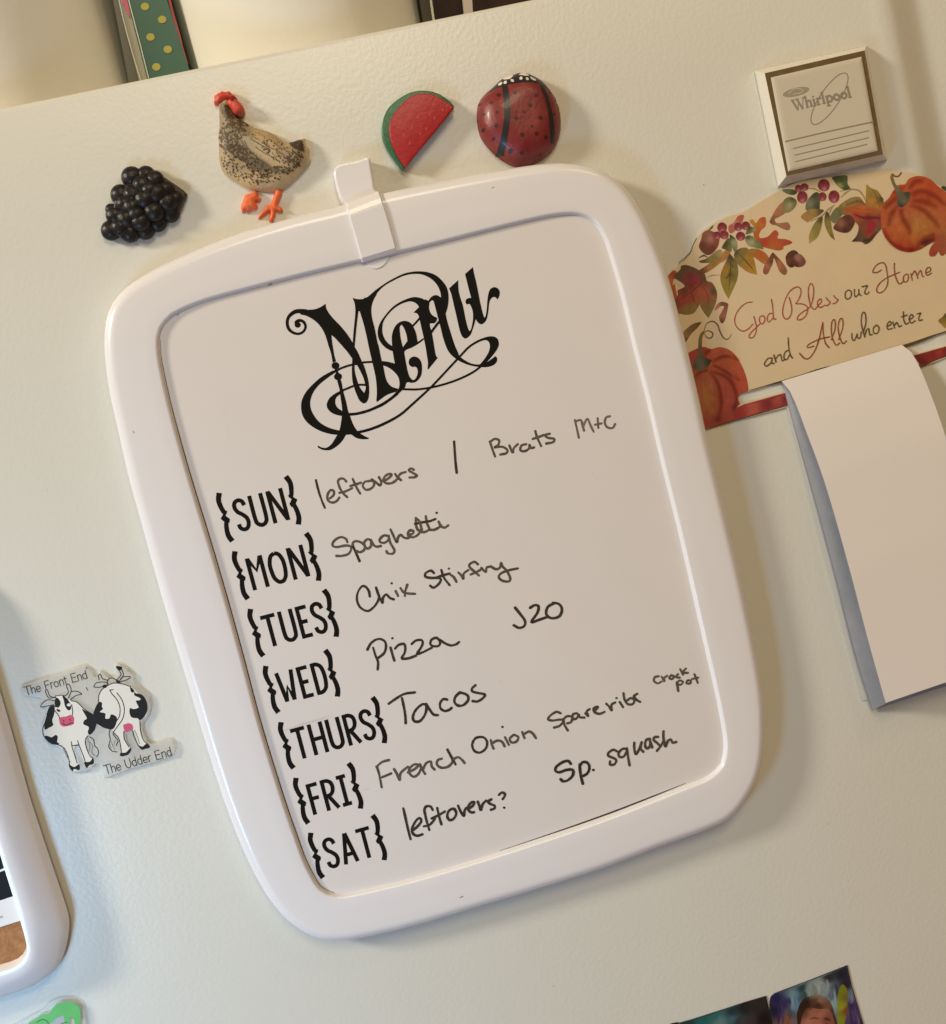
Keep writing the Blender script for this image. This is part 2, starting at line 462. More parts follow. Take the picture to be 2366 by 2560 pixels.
# M, left half: flag, diagonal and hooked foot
ribbon(a, TA([(292, 1005), (275, 965), (330, 930), (395, 960), (425, 1030), (400, 1100), (350, 1140), (285, 1152), (205, 1125), (145, 1065), (122, 980), (135, 895), (185, 830), (260, 785), (340, 778), (430, 795)]),
       np.array([50, 70, 50, 48, 44, 42, 42, 42, 46, 52, 52, 52, 60, 68, 72, 100]) * TA.k, h + 0.001)
ribbon(a, TA([(295, 1005)]), 98 * TA.k, h + 0.002)
I((TA, [(340, 750, 1), (470, 755), (590, 742), (680, 705), (755, 655, 1), (775, 750), (860, 875), (990, 1010), (1110, 1155), (1200, 1295), (1240, 1375), (1290, 1460)]),
  (TD, [(1170, 300), (1210, 380), (1250, 500), (1290, 650), (1305, 820), (1295, 950), (1260, 1030), (1200, 1055), (1130, 1000), (1090, 920), (1040, 790), (1005, 650), (995, 480), (1000, 350), (1003, 260, 1), (900, 120), (790, 0)]),
  (TA, [(1050, 1375), (920, 1230), (852, 1172, 1), (870, 1330), (915, 1584)]),
  (TD, [(680, 180), (715, 310, 1), (655, 330, 1), (620, 150), (570, 0)]),
  (TA, [(790, 1300), (740, 1150), (670, 1030), (570, 930), (450, 860), (340, 832, 1)]),
  holes=[TD([(1045, 375, 1), (1090, 378, 1), (1150, 490), (1200, 600), (1228, 700), (1243, 780), (1215, 870, 1), (1150, 790), (1105, 690), (1065, 560), (1045, 450)])])
ribbon(a, TD([(705, 385)]), 136 * TD.k, h + .004); ribbon(a, TD([(750, 580)]), 138 * TD.k, h + .005)
ribbon(a, TD([(705, 400), (728, 490), (750, 580)]), 50 * TD.k, h + .006)
I((TD, [(735, 640), (775, 800), (795, 950), (822, 1150), (815, 1300), (795, 1440), (770, 1545), (735, 1615), (690, 1690), (635, 1775), (550, 1840), (465, 1838), (398, 1808, 1), (383, 1828, 1), (430, 1862), (510, 1887), (620, 1880), (740, 1808), (830, 1715), (893, 1613, 1), (985, 1608, 1), (1080, 1672), (1190, 1692), (1290, 1690, 1), (1300, 1668, 1), (1230, 1640), (1150, 1590), (1090, 1540), (1020, 1430), (960, 1270), (930, 1190), (890, 1010), (845, 850), (800, 640)]))
# M, right stem
I((TA, [(1200, 560, 1), (1300, 580), (1420, 562), (1560, 470, 1), (1600, 500, 1), (1550, 590), (1515, 700), (1512, 800), (1525, 900)]),
  (TB, [(250, 1080), (300, 1330)]),
  (TD, [(1465, 0), (1525, 290), (1560, 420), (1590, 570), (1630, 680), (1710, 760), (1830, 797, 1), (1780, 850, 1), (1640, 895), (1540, 958), (1440, 1035, 1), (1430, 1000, 1), (1440, 850), (1425, 640), (1395, 480), (1360, 330), (1285, 0)]),
  (TA, [(1440, 1230), (1380, 980), (1318, 780, 1), (1298, 780, 1), (1270, 1010), (1243, 1280), (1236, 1372, 1), (1202, 1300, 1), (1218, 1100), (1245, 800), (1235, 655)]))
# big swash into the last stem of the n, with its tail
I((TB, [(60, 560, 1), (130, 540), (260, 430), (430, 310), (600, 215), (760, 148), (950, 120), (1120, 135), (1260, 190), (1370, 290), (1440, 400), (1466, 540), (1455, 690), (1418, 820, 1), (1440, 930), (1490, 1100), (1560, 1320), (1625, 1470)]),
  (TE, [(1204, 398), (1260, 450), (1380, 512), (1500, 525), (1610, 488), (1680, 440), (1728, 405, 1), (1752, 440), (1742, 495), (1690, 540), (1600, 565), (1500, 562), (1380, 545), (1250, 500), (1130, 425), (1050, 340), (1000, 230), (960, 100)]),
  (TB, [(1360, 1160), (1315, 980), (1290, 890), (1260, 770), (1225, 640), (1210, 602, 1), (1190, 596, 1), (1120, 660, 1), (1145, 585), (1200, 528), (1270, 513), (1340, 552, 1), (1330, 470), (1290, 370), (1220, 280), (1130, 215), (1010, 170), (880, 165), (740, 190), (600, 250), (420, 350), (310, 450), (240, 550), (180, 640, 1)]))
# n first stem
I((TB, [(975, 712, 1), (885, 800, 1), (945, 818), (975, 870), (1000, 980), (1040, 1150), (1085, 1370)]),
  (TE, [(735, 380), (752, 500), (745, 600, 1), (765, 590, 1), (895, 430, 1), (865, 385), (830, 180)]),
  (TB, [(1192, 1150), (1165, 1050), (1158, 985), (1225, 978), (1262, 945), (1275, 895), (1250, 875), (1210, 855), (1165, 805), (1143, 720), (1150, 620), (1120, 600, 1), (1060, 590)]))
# inner swash
I((TB, [(1125, 640, 1), (1080, 605), (1020, 565), (900, 545), (780, 575), (640, 640), (520, 730), (400, 870), (330, 980), (295, 1100), (310, 1230), (380, 1340), (470, 1410), (560, 1445, 1), (560, 1375, 1), (450, 1290), (390, 1190), (370, 1080), (390, 950), (470, 830), (570, 730), (680, 660), (800, 620), (880, 625), (940, 660), (985, 720, 1)]))
# e bowl
I((TB, [(535, 1400, 1), (528, 1200), (560, 1070), (620, 985), (700, 943), (780, 943), (850, 985), (890, 1050), (930, 1150), (955, 1285, 1), (1050, 1220, 1), (1060, 1245, 1), (960, 1320), (860, 1378), (765, 1418), (732, 1470), (745, 1584)]),
  (TB, [(640, 1700, 1), (570, 1584)]),
  holes=[TB([(690, 1000, 1), (660, 1040), (665, 1150), (680, 1250), (710, 1372, 1), (785, 1270, 1), (770, 1170), (730, 1060)])])
# e stem, curl and lower return
I((TE, [(90, 476, 1), (180, 488), (275, 512, 1), (258, 430), (248, 330, 1), (410, 350, 1), (432, 480), (460, 620), (490, 705), (540, 752), (585, 710), (605, 640), (598, 590), (570, 560), (525, 562), (480, 525), (482, 455), (540, 412), (610, 430), (655, 490), (668, 590), (652, 690), (595, 765), (530, 792), (450, 785), (420, 860), (370, 910), (260, 1010), (130, 1108), (0, 1172), (-40, 1185, 1), (-40, 1152, 1), (0, 1135), (130, 1062), (230, 985), (300, 915), (328, 880), (342, 800), (320, 700), (240, 610), (160, 560), (95, 540, 1)]))
# thin crossing line through the n
ribbon(a, TB([(880, 1015), (940, 950), (1000, 880)]), 34 * TB.k, h + .004)
ribbon(a, TB([(1175, 1130), (1240, 1040), (1310, 950)]), 42 * TB.k, h + .004)
# outer oval
I((TD, [(780, 440, 1), (670, 470), (600, 502), (430, 602), (230, 790), (130, 940), (92, 1090), (120, 1270), (220, 1410), (400, 1530), (600, 1597), (780, 1618, 1), (790, 1540, 1), (660, 1510), (530, 1460), (400, 1370), (290, 1210), (255, 1050), (300, 880), (400, 740), (540, 620), (690, 515), (780, 465, 1)]))
ribbon(a, TD([(765, 447), (880, 402), (1000, 368), (1180, 330), (1350, 318)]), 38 * TD.k, h + .004)
ribbon(a, TD([(1090, 1572), (1300, 1522), (1560, 1420), (1848, 1262)]) + TE([(540, 1090), (770, 880), (850, 800), (1000, 640), (1200, 425), (1350, 270), (1500, 180), (1600, 152)]),
       [7, 7, 7, 6.3, 6, 5.5, 5.5, 5.5, 5.5, 5.5, 5.5, 6], h + .005)
I((TE, [(1460, 178, 1), (1600, 128), (1700, 122), (1762, 165), (1775, 250), (1730, 340), (1650, 440), (1560, 540, 1), (1500, 530, 1), (1580, 430), (1635, 330), (1645, 235), (1610, 182), (1560, 178), (1480, 205, 1)]))
ribbon(a, TE([(1540, 535), (1400, 640), (1200, 738), (1000, 808), (800, 858), (600, 886), (400, 884)]), 5.4, h + .004)
# inner oval
I((TD, [(840, 800, 1), (770, 840), (680, 892), (590, 970), (548, 1080), (580, 1170), (680, 1245), (830, 1282, 1), (830, 1195, 1), (740, 1130), (700, 1040), (720, 950), (790, 892), (850, 850, 1)]))
ribbon(a, TD([(1245, 727), (1130, 725), (1020, 748), (920, 788), (830, 825)]), 38 * TD.k, h + .004)
ribbon(a, TD([(810, 1240), (940, 1250), (1100, 1235), (1300, 1180), (1500, 1090), (1650, 1000), (1800, 885)]), 50 * TD.k, h + .005)
# u
I((TC, [(430, 610, 1), (660, 400, 1), (665, 600), (700, 800), (780, 1050), (850, 1400), (922, 1650), (972, 1645), (1010, 1500), (1030, 1350), (1025, 1200), (990, 1080), (940, 1000), (880, 1008), (842, 960), (858, 885), (930, 850), (985, 850, 1), (930, 650), (880, 450), (830, 250, 1), (1028, 75, 1), (1060, 250), (1120, 500), (1180, 800), (1230, 1050), (1302, 1320), (1342, 1300), (1370, 1150), (1390, 900), (1420, 720), (1470, 620), (1560, 578), (1650, 610), (1697, 690), (1690, 790), (1645, 888, 1), (1600, 840), (1540, 825), (1480, 870), (1440, 960), (1410, 1200), (1380, 1350), (1330, 1450), (1240, 1507), (1160, 1470), (1100, 1380, 1), (1070, 1480), (1020, 1640), (960, 1780), (850, 1862), (770, 1820), (710, 1700), (660, 1500), (580, 1150), (510, 850), (480, 730)]))
a.build("menu_lettering", M_ink, bd, sm=False, up='face')

# day labels: condensed stroke capitals in curly brackets, set square on the board
K = 0.15 * 0.2095       # one font unit in mm (set from the first label)
GL = {
 'S': (215, [[(188, 130), (165, 60), (110, 32), (50, 60), (33, 130), (60, 205), (120, 260), (175, 330), (185, 410), (155, 480), (100, 500), (45, 465), (30, 400)]]),
 'U': (238, [[(32, 5), (32, 380), (60, 470), (119, 498), (178, 470), (206, 380), (206, 5)]]),
 'N': (270, [[(32, 525), (32, 5)], [(40, 20), (232, 505)], [(238, 5), (238, 525)]]),
 'M': (270, [[(32, 525), (32, 5)], [(38, 20), (135, 230), (232, 20)], [(238, 5), (238, 525)]]),
 'O': (285, [[(142, 32), (75, 70), (36, 180), (32, 280), (50, 410), (100, 485), (142, 498), (190, 485), (235, 410), (252, 280), (245, 160), (205, 65), (142, 32)]]),
 'T': (235, [[(4, 32), (231, 32)], [(117, 32), (117, 525)]]),
 'E': (180, [[(32, 5), (32, 525)], [(5, 32), (176, 32)], [(32, 262), (150, 262)], [(5, 498), (176, 498)]]),
 'W': (290, [[(28, 5), (85, 500)], [(85, 495), (145, 260), (205, 495)], [(205, 500), (262, 5)]]),
 'D': (215, [[(32, 5), (32, 525)], [(5, 32), (95, 34), (160, 90), (184, 200), (184, 330), (160, 440), (95, 496), (5, 498)]]),
 'H': (245, [[(32, 5), (32, 525)], [(213, 5), (213, 525)], [(32, 265), (213, 265)]]),
 'R': (215, [[(32, 5), (32, 525)], [(5, 32), (110, 34), (172, 90), (176, 190), (130, 265), (35, 285)], [(80, 280), (200, 520)]]),
 'F': (180, [[(32, 5), (32, 525)], [(5, 32), (178, 32)], [(32, 255), (160, 255)]]),
 'I': (155, [[(77, 32), (77, 498)], [(2, 32), (153, 32)], [(2, 498), (153, 498)]]),
 'A': (250, [[(26, 525), (122, 10)], [(128, 10), (224, 525)], [(60, 370), (190, 370)]]),
}
STROKE = {'S', 'U', 'O', 'D', 'R'}
anch = [(542.7, 1231.7), (583, 1378), (621, 1522), (659, 1664.5), (697, 1805.5), (734, 1944.5), (770, 2082.5)]
an = px(anch, HP)
AX = float(an[:, 0].mean()); AZ = np.polyfit(range(7), an[:, 1], 1)
def mm_ribbon(acc, pts, w, h, n=6, sm=True):
    p = np.array(pts, float)
    cs = _cr(p, n, False) if (sm and len(p) > 2) else p
    tg = np.gradient(cs, axis=0); tg /= np.linalg.norm(tg, axis=1)[:, None]
    nr = np.stack([-tg[:, 1], tg[:, 0]], 1) * w / 2
    m = len(cs)
    acc.add(np.vstack([cs + nr, cs - nr]), np.tile(np.linspace(h, h + 0.0005, m), 2), [(i, i + 1, m + i + 1, m + i) for i in range(m - 1)])
BR = [(15, 365, 82), (-25, 480, 84), (-12, 610, 80), (22, 712, 62), (-36, 765, 60), (10, 812, 66), (-16, 920, 80), (-20, 1045, 82), (16, 1150, 80)]
def brace(acc, ox, oz, mirror, h):
    p = np.array([(b[0], b[1]) for b in BR], float); ws = np.array([b[2] for b in BR], float)
    if mirror: p[:, 0] = -p[:, 0]; 
    up, lo = _cr(p[:4], 6, False), _cr(p[5:], 6, False)
    poly_ = []
    def side(seg, wseg, s):
        tg = np.gradient(seg, axis=0); tg /= np.linalg.norm(tg, axis=1)[:, None]
        return seg + s * np.stack([-tg[:, 1], tg[:, 0]], 1) * wseg[:, None] / 2
    for seg, w2 in ((up, np.linspace(84, 66, len(up))), (lo, np.linspace(66, 84, len(lo)))):
        A2, B2 = side(seg, w2, 1), side(seg, w2, -1); m = len(seg)
        q = np.vstack([A2, B2]); q = np.stack([ox + q[:, 0] * K, oz - (q[:, 1]) * K], 1)
        acc.add(q, np.tile(np.linspace(h, h + .0005, m), 2), [(i, i + 1, m + i + 1, m + i) for i in range(m - 1)])
        h += .001
    s = -1 if mirror else 1
    z = np.array([(-15 * s, 640), (62 * s, 668), (18 * s, 738), (70 * s, 800), (48 * s, 860), (-32 * s, 815), (-68 * s, 762), (-8 * s, 700), (-40 * s, 660)], float)
    v, f = fill(np.stack([ox + z[:, 0] * K, oz - z[:, 1] * K], 1)); acc.add(v, h + .004, f)
days = [("SUN", 150, 112), ("MON", 128, 112), ("TUES", 118, 100), ("WED", 110, 95), ("THURS", 110, 100), ("FRI", 125, 115), ("SAT", 135, 115)]
for i, (wd, g0, g1) in enumerate(days):
    a = Acc(); hh = HP + 0.05
    ox = AX + 7 * K; oz = AZ[0] * i + AZ[1] + 355 * K
    brace(a, ox + 15 * K, oz, False, hh)
    x = g0 + 15
    for ch in wd:
        wdt, strokes = GL[ch]
        for s_ in strokes:
            hh += 0.001
            mm_ribbon(a, [(ox + (x + p[0]) * K, oz - (517 + p[1]) * K) for p in s_], 64 * K, hh, sm=ch in STROKE)
        x += wdt + (44 if len(wd) > 3 else 50)
    x -= 46
    brace(a, ox + (x + g1) * K, oz, True, hh + .01)
    a.build("day_label", M_ink, bd, sm=False, up='face')['label'] = "black letters %s between curly brackets" % wd

# handwriting in dry-erase marker
M_hand = mat("marker_ink", (1, 1, 1), 0.6, vcol=True, var=0.75, vscale=420, var_to=(0.45, 0.42, 0.38), spec=0.2)
DK, MD, LT = (0.055, 0.044, 0.032), (0.13, 0.108, 0.085), (0.20, 0.17, 0.14)
def write(tile, w, strokes, col=MD):
    global h
    a = Acc()
    for s_ in strokes:
        c = col
        if isinstance(s_, tuple) and isinstance(s_[0], list): s_, c = s_
        h += 0.0008
        c = np.array(c) * (0.9 + 0.25 * RNG.random())
        ribbon(a, tile(s_), w * tile.k, h, col=c, n=6, wob=0.16)
    o = a.build("handwriting", M_hand, bd, sm=False, up='face')
    o['label'] = "marker writing " + WORDS.pop(0)
    return o
h = HP + 0.05
WORDS = ['leftovers in the SUN row', 'slash stroke in the SUN row', 'Brats in the SUN row', 'M+C in the SUN row', 'Spaghetti in the MON row', 'Chix Stirfry in the TUES row', 'Pizza in the WED row', 'J20 in the WED row', 'Tacos in the THURS row', 'French in the FRI row', 'Onion in the FRI row', 'leftovers? in the SAT row', 'Spareribs in the FRI row', 'crock pot written small in the FRI row', 'Sp. in the SAT row', 'squash in the SAT row']
write(Tile(770, 1150, 300), 38, [([(125, 310), (150, 420), (185, 540), (225, 650), (262, 735)], DK), [(340, 590), (395, 540), (400, 480), (350, 465), (310, 520), (300, 590), (330, 640), (390, 655), (445, 630), (485, 580)],
  [(590, 330), (560, 295), (510, 285), (465, 320), (480, 400), (520, 480), (560, 530), (605, 570)], [(485, 505), (560, 490), (620, 465), (680, 435)], [(690, 290), (730, 380), (770, 460), (805, 515)], [(655, 400), (740, 375), (815, 350)],
  [(950, 325), (880, 335), (845, 390), (870, 440), (910, 460), (980, 435), (1020, 380), (1005, 330), (950, 320)], [(985, 300), (1050, 345), (1110, 390), (1130, 335), (1095, 265)],
  [(1165, 320), (1230, 290), (1290, 230), (1250, 215), (1190, 250), (1165, 310), (1200, 355), (1270, 360), (1330, 335), (1370, 300)], [(1345, 215), (1380, 265), (1435, 310)], [(1385, 270), (1430, 210), (1505, 185)],
  [(1630, 150), (1590, 130), (1555, 160), (1620, 200), (1680, 240), (1640, 265), (1565, 270)]])
F3 = Tile(1100, 1000, 600)
write(F3, 21, [([(110, 320), (115, 400), (122, 490), (130, 560)], DK)])
write(F3, 19, [[(385, 320), (405, 380), (425, 435)], [(385, 325), (420, 300), (455, 310), (450, 345), (420, 365), (480, 360), (520, 385), (510, 410), (465, 420)], [(535, 350), (560, 405), (570, 370), (600, 340)],
  [(665, 340), (630, 350), (620, 385), (650, 395), (685, 375), (690, 345), (700, 370), (725, 365)], [(735, 240), (750, 290), (780, 355)], [(715, 300), (760, 285), (800, 270)], [(845, 260), (810, 270), (830, 290), (880, 300), (870, 325), (820, 335)]])
write(F3, 17, [[(1040, 155), (1055, 220), (1070, 290)], [(1045, 165), (1085, 155), (1100, 200), (1110, 235)], [(1105, 200), (1135, 145), (1160, 195), (1185, 245)], [(1215, 140), (1220, 215)], [(1195, 190), (1245, 180)], [(1310, 125), (1280, 135), (1270, 175), (1290, 210), (1330, 215), (1350, 185)]], LT)
write(Tile(810, 1260, 340), 34, [([(320, 520), (300, 475), (240, 450), (170, 475), (120, 530), (125, 570), (180, 585), (290, 565), (360, 575), (370, 620), (330, 680), (240, 705), (170, 705)], MD),
  ([(390, 560), (430, 650), (485, 775)], DK), [(390, 560), (400, 520), (450, 505), (520, 530), (560, 580), (540, 630), (490, 655), (450, 640)], [(640, 490), (590, 480), (550, 520), (560, 580), (600, 605), (640, 570), (640, 500)], [(640, 490), (680, 560), (720, 580), (775, 570)],
  [(860, 430), (810, 430), (760, 480), (770, 520), (830, 525), (880, 480), (880, 440)], [(880, 430), (900, 520), (940, 590), (960, 640), (930, 675), (870, 670), (850, 640)], [(905, 345), (940, 420), (990, 520), (1010, 450), (1050, 420), (1080, 450), (1130, 465), (1180, 440)],
  [(1150, 420), (1210, 400), (1215, 365), (1170, 360), (1140, 400), (1160, 440), (1220, 450), (1280, 415), (1310, 370)], [(1250, 190), (1250, 270), (1270, 340), (1320, 375)], [(1385, 165), (1400, 260), (1430, 340), (1370, 380), (1310, 380)],
  ([(1240, 270), (1330, 250), (1430, 235), (1515, 205)], DK), [(1250, 195), (1300, 240), (1330, 350)], [(1440, 350), (1500, 350), (1560, 320), (1590, 290)], [(1560, 240), (1590, 300), (1640, 320), (1690, 290)], ([(1533, 120)], DK)])
write(Tile(870, 1390, 450), 25, [([(225, 415), (215, 360), (180, 315), (140, 315), (100, 380), (95, 460), (130, 530), (200, 565), (260, 530), (305, 470), (320, 430)], DK), ([(290, 325), (315, 400), (355, 485), (360, 430), (395, 395), (430, 430), (470, 445)], DK),
  [(490, 360), (515, 410)], ([(450, 280)], DK), [(540, 330), (570, 370), (620, 385), (690, 388)], [(610, 295), (590, 360), (585, 410)], ([(885, 175), (850, 150), (800, 175), (795, 210), (850, 225), (930, 225), (955, 245), (930, 290), (880, 325), (845, 305)], DK),
  ([(960, 145), (985, 220), (1045, 300)], DK), ([(900, 225), (970, 200), (1045, 180)], DK), [(1050, 190), (1085, 215), (1115, 265)], [(1037, 130)], [(1135, 170), (1165, 200), (1185, 235), (1190, 180), (1235, 145)], [(1335, 85), (1300, 60), (1250, 85), (1255, 120), (1300, 160), (1345, 200)],
  [(1260, 190), (1320, 165), (1380, 130)], [(1370, 120), (1415, 165), (1425, 120), (1470, 105)], [(1470, 110), (1520, 135), (1560, 120), (1570, 75)], [(1575, 70), (1590, 110), (1630, 150), (1665, 220), (1655, 260), (1590, 255), (1550, 220), (1570, 180), (1640, 150), (1745, 127)]])
T4 = Tile(900, 1570, 350)
write(T4, 33, [[(175, 260), (205, 360), (240, 450), (235, 545)], [(100, 285), (140, 210), (200, 160), (270, 145), (330, 180), (345, 250), (320, 330), (250, 390)], [(405, 260), (430, 350), (455, 430)], [(430, 135)],
  [(465, 270), (510, 225), (580, 210), (600, 260), (590, 330), (555, 400), (640, 400), (740, 365)], [(685, 210), (740, 165), (810, 160), (830, 200), (800, 270), (755, 340), (830, 320), (950, 260)],
  [(1040, 150), (1010, 130), (950, 150), (930, 210), (970, 240), (1040, 235), (1060, 190), (1050, 155), (1120, 200), (1200, 230), (1270, 215), (1310, 185)]], DK)
write(F3, 21, [[(580, 1600), (620, 1650), (655, 1700), (650, 1740), (610, 1755), (570, 1735)], [(695, 1600), (730, 1580), (760, 1590), (750, 1640), (705, 1710), (770, 1690), (830, 1670)], [(880, 1565), (830, 1595), (820, 1650), (860, 1680), (920, 1665), (940, 1610), (915, 1570), (870, 1562)]], DK)
write(T4, 35, [[(380, 1000), (480, 930), (590, 870), (725, 850)], [(555, 925), (580, 1040), (600, 1160), (605, 1255)], [(880, 1010), (820, 1010), (740, 1080), (700, 1170), (720, 1230), (790, 1230), (850, 1160), (880, 1070), (870, 1000), (910, 1060), (970, 1140), (1030, 1150)],
  [(1150, 945), (1100, 940), (1060, 990), (1065, 1060), (1120, 1095), (1180, 1080), (1210, 1055)], [(1320, 850), (1260, 910), (1250, 980), (1300, 1025), (1370, 1015), (1430, 950), (1420, 890), (1360, 860), (1310, 855)], [(1525, 755), (1480, 800), (1490, 840), (1570, 860), (1650, 880), (1620, 930), (1550, 970), (1490, 965)]], DK)
T5 = Tile(920, 1780, 440)
write(T5, 26, [[(220, 505), (150, 525), (90, 575)], [(95, 575), (120, 660), (145, 790)], [(150, 685), (245, 645)], [(275, 600), (305, 650), (335, 715), (345, 640), (420, 575)], [(420, 635), (490, 600), (530, 560), (490, 550), (440, 590), (435, 640), (480, 680), (530, 650), (560, 590)],
  [(545, 550), (570, 600), (600, 650)], [(580, 600), (610, 540), (660, 520), (670, 570), (700, 605)], [(775, 490), (735, 505), (725, 550), (770, 585), (840, 575), (885, 530), (890, 490)], ([(835, 395), (870, 460), (920, 550)], DK), [(905, 490), (950, 475), (985, 500), (1015, 535)]])
write(T5, 26, [([(1110, 305), (1095, 350), (1120, 410), (1180, 425), (1240, 380), (1250, 310), (1210, 265), (1140, 270), (1100, 310)], DK), [(1290, 295), (1300, 340), (1320, 385)], [(1300, 330), (1360, 300), (1410, 315), (1435, 360)], [(1440, 265), (1480, 345)], ([(1413, 157)], DK),
  [(1530, 240), (1490, 280), (1510, 320), (1560, 310), (1580, 265), (1540, 240)], [(1620, 210), (1645, 275)], [(1635, 235), (1690, 205), (1730, 225), (1765, 275)]])
write(Tile(980, 1950, 320), 37, [[(165, 410), (195, 540), (230, 700), (270, 855)], [(290, 740), (380, 660), (425, 590), (395, 550), (340, 600), (290, 710), (310, 780), (370, 805), (440, 785)], [(590, 435), (560, 385), (500, 380), (470, 430), (485, 520), (510, 620), (540, 720)],
  [(460, 670), (540, 650), (600, 590), (620, 560)], [(655, 405), (680, 520), (715, 640)], [(575, 555), (680, 505), (765, 455)], [(870, 415), (820, 450), (800, 530), (840, 580), (900, 550), (930, 480), (900, 420), (860, 415)], [(955, 370), (990, 450), (1040, 520), (1050, 440), (1080, 400)],
  [(1100, 420), (1170, 370), (1190, 320), (1140, 330), (1100, 390), (1110, 440), (1150, 470), (1185, 465)], [(1240, 315), (1265, 380), (1285, 435), (1310, 350), (1360, 300)], [(1435, 280), (1390, 310), (1420, 345), (1480, 370), (1480, 410), (1430, 430)], [(1545, 215), (1590, 180), (1630, 200), (1625, 240), (1600, 275)], [(1622, 400)]], DK)
T7 = Tile(1340, 1650, 440)
write(T7, 25, [[(260, 560), (215, 545), (150, 585), (130, 625), (180, 635), (260, 625), (290, 640), (250, 690), (190, 710)], [(290, 620), (300, 680), (335, 740)], [(290, 620), (330, 590), (380, 600), (370, 650), (330, 665)],
  [(430, 560), (390, 570), (390, 620), (430, 610), (450, 570), (460, 600), (510, 605)], [(520, 560), (550, 590), (535, 540), (565, 515)], [(610, 540), (650, 500), (640, 490), (605, 510), (620, 550), (670, 565), (720, 545)], [(740, 460), (770, 490), (795, 530), (795, 470), (835, 445)],
  [(880, 440), (915, 495)], [(847, 400)], [(920, 350), (930, 410), (960, 460), (1010, 465), (1035, 430), (1000, 400), (950, 430)], [(1065, 355), (1030, 380), (1060, 420), (1095, 440)]], (0.10, 0.08, 0.06))
write(T7, 22, [[(1290, 170), (1250, 180), (1240, 220), (1280, 245), (1320, 225)], [(1320, 175), (1350, 225), (1345, 190), (1380, 165)], [(1420, 160), (1400, 190), (1430, 200), (1450, 170), (1420, 160)], [(1490, 150), (1470, 180), (1510, 185)], [(1515, 95), (1545, 155)], [(1575, 90), (1540, 130), (1595, 135)],
  [(1480, 235), (1495, 325)], [(1480, 240), (1510, 215), (1545, 230), (1520, 260), (1495, 255)], [(1590, 215), (1580, 245), (1620, 245), (1625, 215), (1590, 215)], [(1665, 150), (1700, 240)], [(1640, 200), (1705, 185)]])
T8 = Tile(1360, 1810, 360)
write(T8, 36, [[(345, 510), (310, 475), (240, 490), (160, 550), (150, 600), (200, 620), (290, 590), (370, 590), (370, 660), (310, 720), (250, 735), (215, 710)], [(460, 520), (465, 600), (480, 690), (500, 765)], [(460, 540), (500, 490), (560, 500), (585, 560), (560, 630), (510, 665)], [(635, 590)]], (0.05, 0.04, 0.03))
write(T8, 32, [[(935, 350), (890, 330), (830, 370), (830, 410), (900, 440), (930, 470), (900, 520), (850, 520), (850, 480)], [(1060, 320), (1010, 320), (960, 370), (970, 420), (1020, 420), (1060, 360), (1065, 310)], [(1065, 320), (1080, 420), (1100, 530)],
  [(1160, 240), (1160, 310), (1180, 385), (1220, 330), (1255, 235)], [(1245, 260), (1245, 320), (1275, 355)], [(1350, 190), (1310, 210), (1300, 280), (1330, 315), (1365, 270), (1360, 190)], [(1365, 230), (1390, 300)], [(1465, 165), (1420, 170), (1410, 205), (1460, 250), (1490, 290), (1450, 345)],
  [(1535, 95), (1535, 180), (1560, 290), (1590, 220), (1630, 200), (1650, 240), (1700, 230)], [(1500, 290), (1540, 200)]], (0.10, 0.075, 0.06))

# ------------------------------------------------------------------ hanging strap over the board's top edge
TH = Tile(800, 360, 250, 1471)
hk = thing("hanging_clip", "white plastic clip hooked over the top edge of the menu board", "clip", (930, 560, 0))
a = Acc()
LP = TH([(205, 430), (240, 600), (300, 800), (372, 900), (430, 1060), (520, 1370), (622, 1745)])
RP = TH([(745, 260), (740, 330), (785, 520), (812, 650), (868, 690), (925, 850), (1010, 1120), (1150, 1600)])
def strip(left, right, hs, th, steps=28, xr=5):
    L = smooth(left, 6, False); R = smooth(right, 6, False)
    def rs(o):
        s = np.concatenate([[0], np.cumsum(np.linalg.norm(np.diff(o, axis=0), axis=1))]); t = np.linspace(0, s[-1], steps)
        return np.stack([np.interp(t, s, o[:, 0]), np.interp(t, s, o[:, 1])], 1)
    L, R = rs(L), rs(R); hv = np.interp(np.linspace(0, 1, steps), *zip(*hs))
    vt = []; ht = []
    for k in range(steps):
        l, r = px([L[k]], hv[k])[0], px([R[k]], hv[k])[0]
        for u, dz in ((0, -th), (0, -0.5), (0.03, 0), (0.35, 0), (0.65, 0), (0.97, 0), (1, -0.5), (1, -th)):
            vt.append(l * (1 - u) + r * u); ht.append(hv[k] + dz)
    m = 8
    F = [(k * m + i, k * m + i + 1, (k + 1) * m + i + 1, (k + 1) * m + i) for k in range(steps - 1) for i in range(m - 1)]
    F += [tuple(range(m)), tuple((steps - 1) * m + i for i in range(m))]
    a.add(vt, ht, F)
LT_ = TH([(395, 880), (430, 1060), (520, 1370), (622, 1745)]); RT_ = TH([(868, 690), (925, 850), (1010, 1120), (1140, 1590)])
strip(LT_, RT_, [(0, HF - 1.5), (0.10, HF + 1.0), (0.2, HF + 1.5), (0.93, HF + 1.3), (1, HF - 0.3)], 1.6)
a.build("strap", M_frame, hk, sm=False)
a = Acc()
slab(a, TH([(205, 440), (215, 370), (245, 320), (310, 285), (420, 262), (560, 235), (690, 190), (745, 215), (750, 290), (785, 500), (812, 655), (870, 700, 1), (930, 860, 1), (400, 960, 1), (370, 880), (300, 800), (240, 610)]), 0.2, 9.0, bev=1.2, n=4)
a.build("tab", M_frame, hk, sm=False)
a = Acc()
slab(a, TH([(655, 1700), (820, 1650), (1020, 1640), (960, 1760), (860, 1830), (760, 1820)]), HP, HP + 0.5, bev=0.25)
